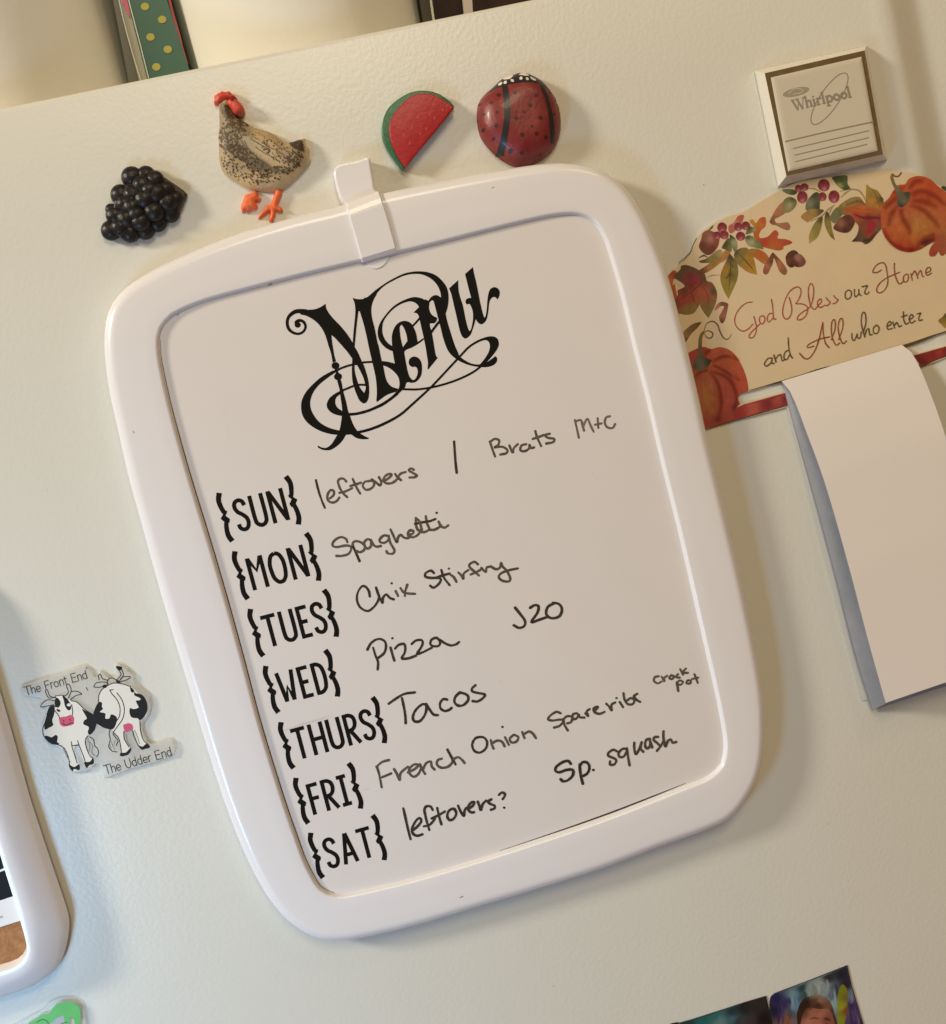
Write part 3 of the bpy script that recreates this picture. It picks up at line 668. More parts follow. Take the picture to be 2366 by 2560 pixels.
a.build("hook_tip", M_frame, hk, sm=False)
# ------------------------------------------------------------------ grape magnet
TG = Tile(230, 380, 270)
M_grape = mat("black_glazed_grape", (0.008, 0.007, 0.009), 0.36, bump=0.0004, bscale=350, spec=0.3, var=0.5, vscale=500, var_to=(0.035, 0.03, 0.025))
M_stem = mat("dark_brown_resin", (0.05, 0.03, 0.022), 0.5, bump=0.0003, bscale=500)
g = thing("grape_magnet", "black bunch-of-grapes magnet left of the hen", "magnet", (360, 510, 0))
def sphere(acc, c2, r, h, sq=1.0, col=(1, 1, 1), seg=18, rg=10):
    v = []; f = []
    for i in range(rg + 1):
        ph = math.pi * i / rg
        for j in range(seg):
            th = 2 * math.pi * j / seg
            v.append(((c2[0] + r * math.sin(ph) * math.cos(th)) / 1000, -(h + r * sq * math.cos(ph)) / 1000, (c2[1] + r * math.sin(ph) * math.sin(th)) / 1000))
    for i in range(rg):
        for j in range(seg): f.append((i * seg + j, i * seg + (j + 1) % seg, (i + 1) * seg + (j + 1) % seg, (i + 1) * seg + j))
    acc.add3(v, f, col)
grapes = [(330, 1340, 155, 3), (650, 1370, 160, 3.4), (910, 1330, 150, 3.2), (1120, 1200, 150, 3), (400, 1080, 145, 3.2), (500, 730, 160, 3), (690, 430, 165, 3), (930, 390, 140, 3.2), (1340, 1040, 150, 3),
          (590, 1130, 150, 6.5), (830, 1180, 155, 6.8), (1060, 1010, 160, 6.8), (690, 930, 150, 7), (900, 800, 160, 7.4), (700, 720, 150, 6.5), (860, 560, 150, 6.6), (1100, 700, 165, 6.8), (1290, 850, 150, 6), (1080, 470, 140, 5.5),
          (1260, 640, 140, 5.2), (480, 1280, 140, 5.6), (560, 880, 130, 6), (980, 640, 130, 8), (1420, 800, 130, 4.2), (760, 1060, 130, 8), (330, 980, 90, 2.6)]
for (x, y, r, z) in grapes:
    a = Acc(); c = px([TG.pt(x, y)], z)[0]; sphere(a, c, r * 1.06 * TG.k * 0.208, z * 0.85, 0.72); a.build("grape", M_grape, g)
a = Acc(); slab(a, TG([(870, 260), (940, 245), (1010, 290), (1200, 400), (1440, 560), (1600, 680), (1615, 740), (1560, 860), (1480, 980), (1300, 900), (1100, 600), (930, 420)]), 0.3, 4.2, bev=1.2)
a.build("stem", M_stem, g)
a = Acc(); slab(a, TG([(420, 700), (700, 450), (1000, 350), (1400, 800), (1200, 1150), (800, 1350), (400, 1300), (350, 1050)]), 0.2, 5.2, bev=1.6)
a.build("backing", M_grape, g)

# ------------------------------------------------------------------ hen magnet
TN = Tile(500, 180, 300, 1500)
hn = thing("hen_magnet", "speckled hen magnet with red comb and orange feet above the board", "magnet", (610, 380, 0))
body = TN([(235, 440), (240, 400), (300, 350), (350, 340), (400, 450), (450, 540), (560, 620), (680, 690), (850, 740), (960, 800), (1060, 870), (1130, 875), (1220, 850), (1310, 825, 1), (1335, 920), (1370, 960), (1370, 1050), (1385, 1130), (1280, 1260), (1170, 1370), (1090, 1440), (980, 1490), (850, 1500), (730, 1490), (620, 1465), (500, 1400), (370, 1320), (280, 1220), (240, 1100), (235, 950), (230, 800), (245, 640)])
M_hen = mat("hand_painted_hen", (1, 1, 1), 0.55, vcol=True, bump=0.00025, bscale=700, var=0.35, vscale=350, var_to=(0.55, 0.5, 0.45))
def ell(v, cx, cy, rx, ry, ang, soft=0.4):
    c = px([TN.pt(cx, cy)], 3)[0]; k = TN.k * 0.208
    d = (v - c) / k; ca, sa = math.cos(ang), math.sin(ang)
    u = d[:, 0] * ca + d[:, 1] * sa; w_ = -d[:, 0] * sa + d[:, 1] * ca
    q = (u / rx) ** 2 + (w_ / ry) ** 2
    return np.clip((1 + soft - q) / (2 * soft), 0, 1)
def hencol(v):
    v = np.asarray(v); c = np.tile(np.array((0.54, 0.405, 0.225)), (len(v), 1))
    def mixc(m, k): nonlocal c; c = c * (1 - m[:, None]) + np.array(k) * m[:, None]
    mixc(ell(v, 250, 600, 50, 330, -0.05), (0.66, 0.45, 0.19))
    mixc(ell(v, 420, 1330, 330, 70, -0.6), (0.64, 0.46, 0.22))
    mixc(0.7 * ell(v, 420, 750, 170, 290, 0.5), (0.20, 0.155, 0.11))
    mixc(0.45 * ell(v, 500, 1050, 260, 230, 0), (0.30, 0.24, 0.17))
    mixc(0.75 * ell(v, 330, 500, 55, 110, 0.4), (0.08, 0.06, 0.04))
    mixc(0.6 * ell(v, 600, 1080, 330, 70, -0.7), (0.16, 0.13, 0.09))
    mixc(0.75 * ell(v, 760, 1180, 110, 60, -0.5), (0.13, 0.10, 0.06))
    mixc(0.5 * ell(v, 960, 1260, 200, 55, -0.1), (0.12, 0.10, 0.07))
    mixc(0.4 * ell(v, 1150, 1080, 170, 110, -0.5), (0.16, 0.13, 0.10))
    mixc(0.6 * ell(v, 720, 960, 230, 60, -0.75), (0.58, 0.50, 0.33))
    mixc(0.5 * ell(v, 950, 1130, 180, 50, -0.5), (0.56, 0.45, 0.30))
    mixc(ell(v, 1235, 920, 120, 75, -0.7, 0.25), (0.055, 0.047, 0.035))
    mixc(ell(v, 1370, 1010, 45, 190, 0.1), (0.62, 0.50, 0.34))
    return c
a = Acc(); henfn, heno = relief(a, body, 0.8, 5.6, 6.5, step=0.55, href=1.5, p=0.55, colfn=hencol, extra=lambda v: 0.9 * ell(v, 820, 980, 420, 170, -0.55, 0.6))
a.build("body", M_hen, hn, up=False)
a = Acc(); cnt = 0; DKP = np.array((0.070, 0.044, 0.020))
bodyp = np.array([p[:2] for p in body])
def speck(x, y, L, W, ang):
    cx, cy = TN.pt(x, y); t = np.linspace(0, 2 * math.pi, 9)[:-1]
    e = np.stack([np.cos(t) * L, np.sin(t) * W], 1) * TN.k / 2
    ca, sa = math.cos(ang), math.sin(ang)
    e = np.stack([cx + e[:, 0] * ca - e[:, 1] * sa, cy + e[:, 0] * sa + e[:, 1] * ca], 1)
    v = px(e, 3.5)
    hv = henfn(v) + 0.9 * ell(v, 820, 980, 420, 170, -0.55, 0.6) * 0.9 + 0.2
    a.add(v, hv, [tuple(range(8))], DKP * (0.7 + RNG.random()))
for cx, cy, rx, ry, ang, n, L, W, sa in [(420, 740, 150, 270, 0.5, 190, 44, 24, 1.2), (330, 500, 45, 90, 0.4, 30, 34, 20, 1.3), (440, 1090, 170, 170, 0, 62, 42, 24, 1.3), (640, 1130, 330, 90, 0.75, 70, 46, 26, 1.1), (560, 1330, 230, 55, 0.35, 26, 34, 20, 0.7),
        (820, 1320, 190, 85, 0.1, 34, 40, 22, 0.6), (980, 1010, 220, 120, 0.55, 55, 40, 18, 0.8), (1180, 1100, 110, 110, 0.3, 52, 42, 26, 0.9), (700, 830, 190, 70, 0.5, 26, 26, 14, 0.8), (1000, 1250, 170, 50, 0, 36, 40, 22, 0.1), (1230, 930, 90, 60, 0.6, 26, 34, 18, -0.6)]:
    for k in range(int(n * 1.45)):
        r_ = math.sqrt(RNG.random()); th = RNG.random() * 6.283
        u, v_ = rx * r_ * math.cos(th), ry * r_ * math.sin(th)
        x = cx + u * math.cos(ang) - v_ * math.sin(ang); y = cy + u * math.sin(ang) + v_ * math.cos(ang)
        if inside(np.array([TN.pt(x, y)]), bodyp)[0]: speck(x, y, L * (0.42 + 0.5 * RNG.random()), W * (0.42 + 0.5 * RNG.random()), sa + 0.5 * RNG.normal())
for fl in ([(560, 880), (620, 990), (720, 1090), (850, 1190), (1000, 1240)], [(640, 860), (760, 930), (880, 990)], [(700, 960), (820, 1040), (960, 1110)], [(780, 900), (860, 960), (960, 1000), (1060, 1070)], [(840, 880), (850, 950)], [(930, 900), (1000, 960), (1080, 1000)], [(620, 1180), (760, 1250), (900, 1280)], [(480, 820), (540, 900), (600, 1010)]):
    s_ = smooth(TN(fl), 5, False); tg_ = np.gradient(s_, axis=0); tg_ /= np.linalg.norm(tg_, axis=1)[:, None]; nr_ = np.stack([-tg_[:, 1], tg_[:, 0]], 1) * 0.9
    v_ = px(np.vstack([s_ + nr_, s_ - nr_]), 3.5); m_ = len(s_)
    a.add(v_, henfn(v_) + 0.81 * ell(v_, 820, 980, 420, 170, -0.55, 0.6) + 0.22, [(q, q + 1, m_ + q + 1, m_ + q) for q in range(m_ - 1)], (0.14, 0.10, 0.055))
o = a.build("painted_speckles", mat("speckle_paint", (1, 1, 1), 0.55, vcol=True), hn, sm=False, up='face'); o['kind'] = 'stuff'
M_comb = mat("red_comb_paint", (0.62, 0.045, 0.030), 0.5, bump=0.0005, bscale=450, var=0.6, vscale=260, var_to=(0.75, 0.16, 0.10))
a = Acc(); relief(a, TN([(175, 290), (240, 250), (265, 232), (320, 240), (370, 232), (400, 265), (440, 290), (460, 330), (400, 345), (340, 345), (300, 370), (240, 405), (185, 395), (170, 360), (185, 330)]), 1.2, 3.8, 2.6, step=0.6, href=3); a.build("comb", M_comb, hn)
a = Acc(); relief(a, TN([(350, 345), (430, 330), (500, 370), (550, 440), (550, 500), (500, 540), (430, 530), (380, 460), (340, 400)]), 2.5, 4.6, 2.8, step=0.6, href=4); hface = a.build("face", M_comb, hn)
a = Acc(); sphere(a, px([TN.pt(405, 358)], 6)[0], 1.0, 6.2, 0.8); a.build("eye", mat("hen_eye", (0.02, 0.015, 0.01), 0.3), hface)
a = Acc(); relief(a, TN([(515, 480), (555, 500), (520, 545), (480, 550), (480, 510)]), 2.0, 3.4, 1.5, step=0.5, href=4); a.build("beak", mat("beak_paint", (0.45, 0.16, 0.06), 0.5), hface)
M_foot = mat("orange_foot_paint", (0.80, 0.13, 0.035), 0.5, bump=0.0004, bscale=600, var=0.5, vscale=320, var_to=(0.85, 0.22, 0.08))
a = Acc(); relief(a, TN([(640, 1510), (700, 1490), (730, 1520), (740, 1565), (770, 1580), (750, 1605), (700, 1610), (710, 1650), (725, 1690), (690, 1710), (650, 1715), (610, 1745), (575, 1730), (545, 1755), (520, 1740), (515, 1670), (540, 1600), (560, 1540)]), 0.8, 3.0, 2.4, step=0.6, href=2); a.build("foot", M_foot, hn)
a = Acc(); relief(a, TN([(950, 1450), (1020, 1480), (1025, 1530), (995, 1600), (975, 1660), (1020, 1690), (1040, 1730), (1015, 1750), (950, 1735), (945, 1790), (915, 1860), (885, 1872), (862, 1850), (875, 1780), (870, 1740), (790, 1800), (745, 1832), (728, 1812), (760, 1770), (805, 1710), (815, 1670), (880, 1650), (905, 1590), (930, 1520)]), 0.8, 2.6, 1.8, step=0.5, href=2); a.build("foot", M_foot, hn)

# ------------------------------------------------------------------ watermelon magnet
TWm = Tile(900, 150, 550)
wm = thing("watermelon_magnet", "red half-slice watermelon magnet with a green rind", "magnet", (1040, 320, 0))
a = Acc(); slab(a, TWm([(365, 930, 1), (330, 895), (240, 770), (190, 650), (188, 540), (225, 430), (300, 350), (420, 280), (540, 262), (650, 285), (740, 340), (790, 392, 1), (600, 640), (400, 880)]), 0.3, 4.2, bev=0.8, href=2.5)
a.build("rind", mat("green_rind_paint", (0.022, 0.115, 0.045), 0.4, var=0.5, vscale=150, var_to=(0.05, 0.19, 0.09), bump=0.0002, bscale=400), wm)
a = Acc(); slab(a, TWm([(385, 900, 1), (330, 820), (270, 700), (248, 590), (262, 500), (320, 410), (420, 310), (520, 278), (620, 288), (720, 345), (793, 398, 1), (640, 590), (480, 780)]), 3.0, 7.0, bev=0.7, href=7)
a.build("flesh", mat("red_flesh_paint", (0.42, 0.008, 0.016), 0.42, var=0.6, vscale=300, var_to=(0.30, 0.006, 0.012), bump=0.00015, bscale=500), wm)
wflesh = [o for o in wm.children if o.name.startswith('flesh')][0]
a = Acc()
for x, y in [(530, 340), (620, 360), (590, 450), (490, 470), (440, 560), (630, 480), (560, 570), (420, 690), (370, 620), (510, 610), (340, 520), (460, 400), (700, 410)]:
    ribbon(a, TWm([(x, y), (x - 5, y + 16)]), 10 * TWm.k, 7.05)
o = a.build("seed_flecks", mat("pale_seed", (0.55, 0.06, 0.06), 0.5), wflesh, sm=False, up='face'); o['kind'] = 'stuff'

# ------------------------------------------------------------------ ladybird stone
ls = thing("ladybird_magnet", "round red painted stone ladybird touching the board's top edge", "magnet", (1300, 300, 0))
lad = TWm([(1200, 145), (1280, 115), (1350, 95), (1440, 110), (1550, 180), (1640, 290), (1690, 420), (1700, 540), (1680, 650), (1620, 760), (1500, 850), (1370, 888), (1270, 870), (1150, 790), (1050, 680), (1005, 580), (990, 450), (1005, 350), (1050, 280), (1120, 220)])
lh = 12.0
M_lad = mat("red_shell_paint", (0.165, 0.012, 0.020), 0.42, var=0.8, vscale=90, var_to=(0.27, 0.040, 0.028), bump=0.0002, bscale=450, coat=0.08)
a = Acc(); ladfn, lado = relief(a, lad, 0.6, lh, 15.5, step=1.3, href=4.0, p=0.5); lshell = a.build("shell", M_lad, ls)
M_blk = mat("black_shell_paint", (0.016, 0.014, 0.018), 0.42, coat=0.1)
def lpatch(pts, off, m, name, step=0.9):
    a = Acc(); o = px(smooth(pts, 4), 7.5); v, f = fill(o, (), step); 
    ins = inside(v, lado); a.add(v, ladfn(v) + off, f); return a.build(name, m, ls, up='face')
lpatch(TWm([(1195, 150), (1270, 120), (1340, 100), (1420, 105), (1500, 140), (1560, 190), (1620, 270), (1560, 235), (1480, 205), (1380, 205), (1250, 215), (1150, 235), (1070, 262), (1110, 225)]), 0.10, M_blk, "head")
lhead = [o for o in bpy.data.objects if o.name == "head"][0]
def lrib(pts, ws, off, m, name):
    a = Acc(); ribbon(a, pts, np.array(ws) * TWm.k, off, fn=ladfn, n=6, square=len(pts) > 1); return a
def lad_ribbon(acc, pts, ws, off):
    cs = smooth(pts, 6, False); wc = np.interp(np.linspace(0, 1, len(cs)), np.linspace(0, 1, len(ws)), np.array(ws) * TWm.k / 2)
    tg = np.gradient(cs, axis=0); tg /= np.linalg.norm(tg, axis=1)[:, None]; nr = np.stack([-tg[:, 1], tg[:, 0]], 1)
    rows = [px(cs + nr * (wc * s)[:, None], 7.5) for s in (-1, -0.33, 0.33, 1)]
    V = np.vstack(rows); m = len(cs)
    acc.add(V, ladfn(V) + off, [(r * m + i, r * m + i + 1, (r + 1) * m + i + 1, (r + 1) * m + i) for r in range(3) for i in range(m - 1)])
for st, ws in (([(1212, 215), (1222, 350), (1225, 480), (1212, 610), (1192, 740), (1184, 790)], [44, 50, 48, 50, 58, 60]), ([(1520, 220), (1560, 330), (1588, 450), (1605, 560), (1620, 700)], [34, 34, 38, 46, 40])):
    a = Acc(); lad_ribbon(a, TWm(st), ws, 0.13); a.build("wing_line", M_blk, lshell, up='face')
def dots(name, pts, m, off=0.14, r=1.0):
    for x, y, d in pts:
        a = Acc(); c = np.array(TWm.pt(x, y)); t = np.linspace(0, 2 * math.pi, 11)[:-1]
        ring = c + d * r * TWm.k / 2 * np.stack([np.cos(t) * (0.9 + 0.3 * RNG.random()), np.sin(t) * (0.9 + 0.3 * RNG.random())], 1)
        v = px(np.vstack([c[None], ring]), 7.5); a.add(v, ladfn(v) + off, [(0, i + 1, (i + 1) % 10 + 1) for i in range(10)]); a.build(name, m, lshell, up='face')
M_dot = mat("dark_spot_paint", (0.045, 0.012, 0.014), 0.45)
dots("spot", [(1160, 305, 34), (1290, 295, 34), (1098, 368, 26), (1040, 455, 22), (1140, 455, 22), (1040, 580, 30), (1135, 565, 34), (1120, 665, 24), (1415, 405, 30), (1365, 460, 26), (1298, 512, 30), (1502, 508, 34), (1470, 318, 34), (1430, 580, 20), (1350, 650, 36), (1470, 640, 30), (1555, 665, 30), (1262, 770, 34), (1355, 790, 28), (1520, 795, 22), (1600, 272, 20), (1630, 465, 24), (1012, 350, 16)], M_dot)
M_wht = mat("white_eye_paint", (0.75, 0.72, 0.66), 0.4)
a = Acc(); lad_ribbon(a, TWm([(1212, 150), (1250, 140), (1290, 118)]), [14, 46, 14], 0.2); a.build("eye_mark", M_wht, lhead, up='face')
a = Acc(); lad_ribbon(a, TWm([(1340, 118), (1385, 118), (1420, 130)]), [12, 38, 12], 0.2); a.build("eye_mark", M_wht, lhead, up='face')
a = Acc()
for p, q in [((1195, 180), (1170, 208)), ((1225, 175), (1215, 205)), ((1270, 165), (1282, 195)), ((1352, 145), (1345, 178)), ((1395, 155), (1405, 182)), ((1430, 145), (1462, 175)), ((1460, 180), (1470, 160))]:
    lad_ribbon(a, TWm([p, ((p[0] + q[0]) / 2, (p[1] + q[1]) / 2), q]), [12, 27, 16], 0.22)
a.build("head_flecks", M_wht, lhead, up='face')

# ------------------------------------------------------------------ square badge magnet
TQ = Tile(1850, 100, 400)
bg = thing("badge_magnet", "square cream badge magnet with gold border and grey brand lettering", "magnet", (2060, 290, 0))
M_cream = mat("cream_plastic", (0.74, 0.70, 0.60), 0.3, coat=0.3)
def lerp4(q, n=1): return q
def quadloft(acc, qs):
    rings = []
    for q, hh in qs: rings.append((px(q, hh), hh))
    quadstrip(acc, rings); v = rings[-1][0]; acc.add(v, rings[-1][1], [(0, 1, 2, 3)])
base = TQ([(168, 352), (1458, 68), (1700, 1385), (438, 1700)])
top = TQ([(287, 383), (1443, 118), (1655, 1320), (538, 1572)])
def qmix(a_, b_, t): return [(p[0] * (1 - t) + q[0] * t, p[1] * (1 - t) + q[1] * t) for p, q in zip(a_, b_)]
a = Acc(); quadloft(a, [(base, 0.2), (qmix(base, top, 0.12), 2.5), (qmix(base, top, .45), 5.0), (qmix(base, top, 0.93), 8.3), (top, 8.6)])
a.build("bevelled_body", M_cream, bg, sm=False)
qin = TQ([(358, 432), (1408, 192), (1598, 1282), (560, 1522)])
a = Acc(); b1, b2 = px(top, 8.7), px(qin, 8.7)
cen = b1.mean(0); b1 = cen + (b1 - cen) * 0.998
a.add(np.vstack([b1, b2]), 8.7, [(i, (i + 1) % 4, 4 + (i + 1) % 4, 4 + i) for i in range(4)])
a.build("gold_border", mat("antique_gold_foil", (0.30, 0.225, 0.12), 0.3, metal=0.6, var=0.6, vscale=120, var_to=(0.12, 0.075, 0.04)), bg, sm=False, up='face')
a = Acc(); i2 = px(qin, 8.8); cc = i2.mean(0)
rings = [(cc + (i2 - cc) * s, hh) for s, hh in ((1.0, 8.75), (0.99, 9.1), (0.955, 9.45), (0.90, 9.6))]
quadstrip(a, rings); a.add(rings[-1][0], 9.6, [(0, 1, 2, 3)])
a.build("domed_face", mat("resin_card", (0.64, 0.59, 0.48), 0.15, coat=0.8), bg, sm=False)
M_gr = mat("grey_print", (0.27, 0.24, 0.19), 0.5)
M_lg = mat("light_grey_print", (0.33, 0.29, 0.225), 0.5)
hb = 9.65
a = Acc(); ribbon(a, TQ([(530, 1172), (1010, 1060), (1540, 945)]), 16 * TQ.k, hb)
for y0, y1, x0, x1 in ((1252, 1048, 620, 1490), (1330, 1128, 635, 1490), (1405, 1205, 645, 1470)): ribbon(a, TQ([(x0, y0), (x1, y1)]), 12 * TQ.k, hb)
a.build("printed_lines", M_gr, bg, sm=False, up='face')
a = Acc()
el = [(0.5 * 700 * math.cos(t), 0.5 * 220 * math.sin(t)) for t in np.linspace(0.1, 2 * math.pi + 0.05, 26)]
ca, sa = math.cos(-0.985), math.sin(-0.985)
ribbon(a, TQ([(1036 + x * ca - y * sa, 678 + x * sa + y * ca) for x, y in el]), 11 * TQ.k, hb + .01)
a.build("printed_ring", M_gr, bg, sm=False, up='face')
a = Acc(); ca, sa = math.cos(-0.23), math.sin(-0.23)
el = [(650 + 155 * math.cos(t) * ca - 48 * math.sin(t) * sa, 600 + 155 * math.cos(t) * sa + 48 * math.sin(t) * ca) for t in np.linspace(0, 2 * math.pi, 25)[:-1]]
patch(a, TQ(el), hb + .005); a.build("printed_swirl", M_lg, bg, sm=False, up='face')
a = Acc(); ribbon(a, TQ([(560, 620), (640, 560), (730, 575), (700, 610), (620, 625)]), 9 * TQ.k, hb + .012); a.build("printed_swirl_mark", mat("pale_print", (0.55, 0.5, 0.4), 0.5), bg, sm=False, up='face')
# serif lettering, baseline rises to the right
LW = {'W': (118, [[(5, 0), (38, 108), 'k'], [(38, 108), (62, 30), 't'], [(50, 0), (84, 108), 'k'], [(84, 108), (112, 0), 't'], [(-6, 0), (26, 0), 't'], [(38, 0), (68, 0), 't'], [(98, 0), (124, 0), 't']]),
 'h': (70, [[(14, -8), (14, 105), 'k'], [(16, 55), (34, 42), (52, 52), (54, 105), 'k'], [(0, 105), (28, 105), 't'], [(42, 105), (68, 105), 't'], [(2, -8), (14, -8), 't']]),
 'i': (36, [[(16, 42), (16, 105), 'k'], [(2, 105), (32, 105), 't'], [(4, 42), (16, 42), 't'], [(16, 12), (17, 14), 'k']]),
 'r': (54, [[(16, 42), (16, 105), 'k'], [(18, 58), (32, 42), (46, 46), 'k'], [(2, 105), (34, 105), 't'], [(4, 42), (16, 42), 't']]),
 'l': (36, [[(16, -8), (16, 105), 'k'], [(2, 105), (32, 105), 't'], [(4, -8), (16, -8), 't']]),
 'p': (74, [[(16, 42), (16, 140), 'k'], [(18, 52), (40, 40), (60, 58), (62, 78), (50, 102), (20, 98), 'k'], [(2, 140), (34, 140), 't'], [(4, 42), (16, 42), 't']]),
 'o': (70, [[(34, 42), (12, 58), (10, 84), (34, 105), (56, 86), (56, 60), (34, 42), 'k']])}
a = Acc(); xx = 0; c_, s_ = math.cos(-0.235), math.sin(-0.235); hz = hb + .02
for ch in "Whirlpool":
    wd, sts = LW[ch]
    for st in sts:
        hz += .004
        P_ = [(598 + (xx + p[0]) * 1.22 * c_ - p[1] * 1.12 * s_ * -1 * -1, 698 + (xx + p[0]) * 1.22 * s_ + p[1] * 1.12 * c_) for p in st[:-1]]
        P_ = [(q[0] + 0.0, q[1]) for q in P_]
        ribbon(a, TQ(P_), (21 if st[-1] == 'k' else 9) * TQ.k, hz, n=4)
    xx += wd
a.build("brand_lettering", M_gr, bg, sm=False, up='face')

# ------------------------------------------------------------------ blessing sign and its note pad
TS = Tile(1640, 400, 726)
sg = thing("blessing_sign", "autumn sign with pumpkins reading God Bless our Home, slotted for a note pad", "sign", (2050, 780, 0))
M_sign = mat("printed_sign_card", (0.73, 0.56, 0.36), 0.55, var=0.8, vscale=28, var_to=(0.64, 0.53, 0.35), bump=0.00004, bscale=900)
sheet = [(1600, 740), (1640, 705), (1669, 690)] + TS([(110, 700), (170, 655), (220, 600, 1), (235, 545), (280, 470), (360, 410), (460, 360), (560, 328), (680, 255), (790, 195), (900, 140), (1030, 118), (1250, 95), (1450, 70), (1620, 78), (1700, 108), (1760, 150)]) + \
        [(2366, 470), (2420, 500), (2520, 560), (2620, 640), (2700, 760), (2720, 800, 1), (2370, 893, 1), (2303, 918, 1), (2303, 910, 1), (1975, 1014, 1), (1967, 1018, 1), (1762, 1074, 1), (1600, 1118, 1)]
slot = [(1872, 979, 1), (2366, 832, 1), (2600, 765, 1), (2606, 797, 1), (2366, 864, 1), (2280, 888, 1), (1968, 978.5, 1), (1856, 1009, 1), (1848, 1004), (1845, 995), (1850, 985)]
a = Acc(); slab(a, sheet, 0.3, 1.3, bev=0.15, n=4, holes=[slot]); a.build("card", M_sign, sg, sm=False)
M_art = mat("watercolour_print", (1, 1, 1), 0.55, vcol=True, var=0.6, vscale=420, var_to=(0.60, 0.55, 0.52))
M_soft = mat("watercolour_shade", (1, 1, 1), 0.55, vcol=True, valpha=True)
def brush(lines, tile, w, col, strength=0.8):
    a = Acc(); L0[0] += 0.001
    for l in lines: L0[0] += 0.0007; softline(a, tile(l), w * tile.k, L0[0], col, strength)
    return a.build("brush_shade", M_soft, sg, sm=False, up='face')
L0 = [1.34]
def art(name, tile, pts, ctrl, n=5, corner=False, step=1.1, pw=2.2, label=None):
    L0[0] += 0.0012
    a = Acc(); q = tile(pts)
    patch(a, q, L0[0], n=n, step=step, ctrl=[(*tile.pt(c[0], c[1]), c[2]) for c in ctrl], pw=pw)
    return a.build(name, M_art, sg, sm=False, up='face')
def ribs(lines, col, n=5):
    out = []
    for l in lines:
        s = smooth(l, n, False); out += [(p[0], p[1], col) for p in s[::2]]
    return out
def artline(name, tile, lines, w, col, taper=True):
    L0[0] += 0.0010; a = Acc()
    for l in lines:
        L0[0] += 0.0007
        ws = w * tile.k * (np.sin(np.linspace(0.35, math.pi - 0.35, len(l))) if taper and len(l) > 2 else np.ones(len(l)))
        ribbon(a, tile(l), ws, L0[0], col=col)
    return a.build(name, M_art, sg, sm=False, up='face')
TL, TM, TP = Tile(1660, 520, 360), Tile(1960, 430, 406), Tile(1640, 640, 240, 1091)
red, mar, orn, gold, olive, dkol, brn, grn, dgrn, pnk, lor, crm = (.40, .035, .03), (.22, .02, .03), (.55, .12, .02), (.42, .22, .03), (.24, .19, .05), (.09, .075, .035), (.14, .05, .025), (.17, .19, .07), (.05, .065, .03), (.55, .20, .17), (.55, .25, .08), (.68, .52, .33)
# red stripe along the lower edge
L0[0] += .001; a = Acc()
patch(a, [(1770, 1050, 1), (1860, 1011, 1), (1968, 981, 1), (1975, 1012, 1), (1860, 1046, 1), (1775, 1069, 1)], L0[0], n=1, step=1.2, ctrl=[(1800, 1040, mar), (1850, 1030, red), (1880, 1022, (.5, .10, .07)), (1920, 1010, mar), (1945, 1000, (.45, .08, .06)), (1965, 1000, mar)], pw=2.5)
a.build("red_stripe", M_art, sg, sm=False, up='face')
a = Acc(); patch(a, [(2284, 889, 1), (2366, 866, 1), (2600, 801, 1), (2600, 826, 1), (2366, 890, 1), (2302, 914, 1)], L0[0], n=1, step=1.2, ctrl=[(2300, 900, mar), (2330, 890, (.26, .02, .015)), (2350, 880, red), (2366, 880, mar), (2500, 840, mar)], pw=2.5)
a.build("red_stripe", M_art, sg, sm=False, up='face')
L0[0] += .001; a = Acc(); ribbon(a, [(1874, 976), (1920, 963), (1990, 944), (2054, 922), (2100, 912), (2180, 889), (2240, 871), (2300, 852), (2366, 829), (2600, 760)], [2, 3, 6, 5, 2.5, 4.5, 5, 5.5, 5, 4], L0[0], col=(.10, .065, .02), wob=0.5)
a.build("printed_edge_line", M_art, sg, sm=False, up='face')
a = Acc(); ribbon(a, [(1700, 1092), (1762, 1073), (1860, 1045), (1968, 1014)], 2.5, L0[0] + .0009, col=(.10, .07, .03), wob=0.5); a.build("printed_edge_line", M_art, sg, sm=False, up='face')
a = Acc(); ribbon(a, [(2304, 916), (2366, 890), (2500, 852)], 2.5, L0[0] + .0009, col=(.10, .05, .02), wob=0.5)
a.build("printed_edge_line", M_art, sg, sm=False, up='face')
a = Acc(); ribbon(a, TL([(195, 700), (280, 630), (350, 555), (375, 480), (420, 390)]), 2.0, L0[0] + .0009, col=(.14, .11, .07), wob=0.4); a.build("printed_edge_line", M_art, sg, sm=False, up='face')
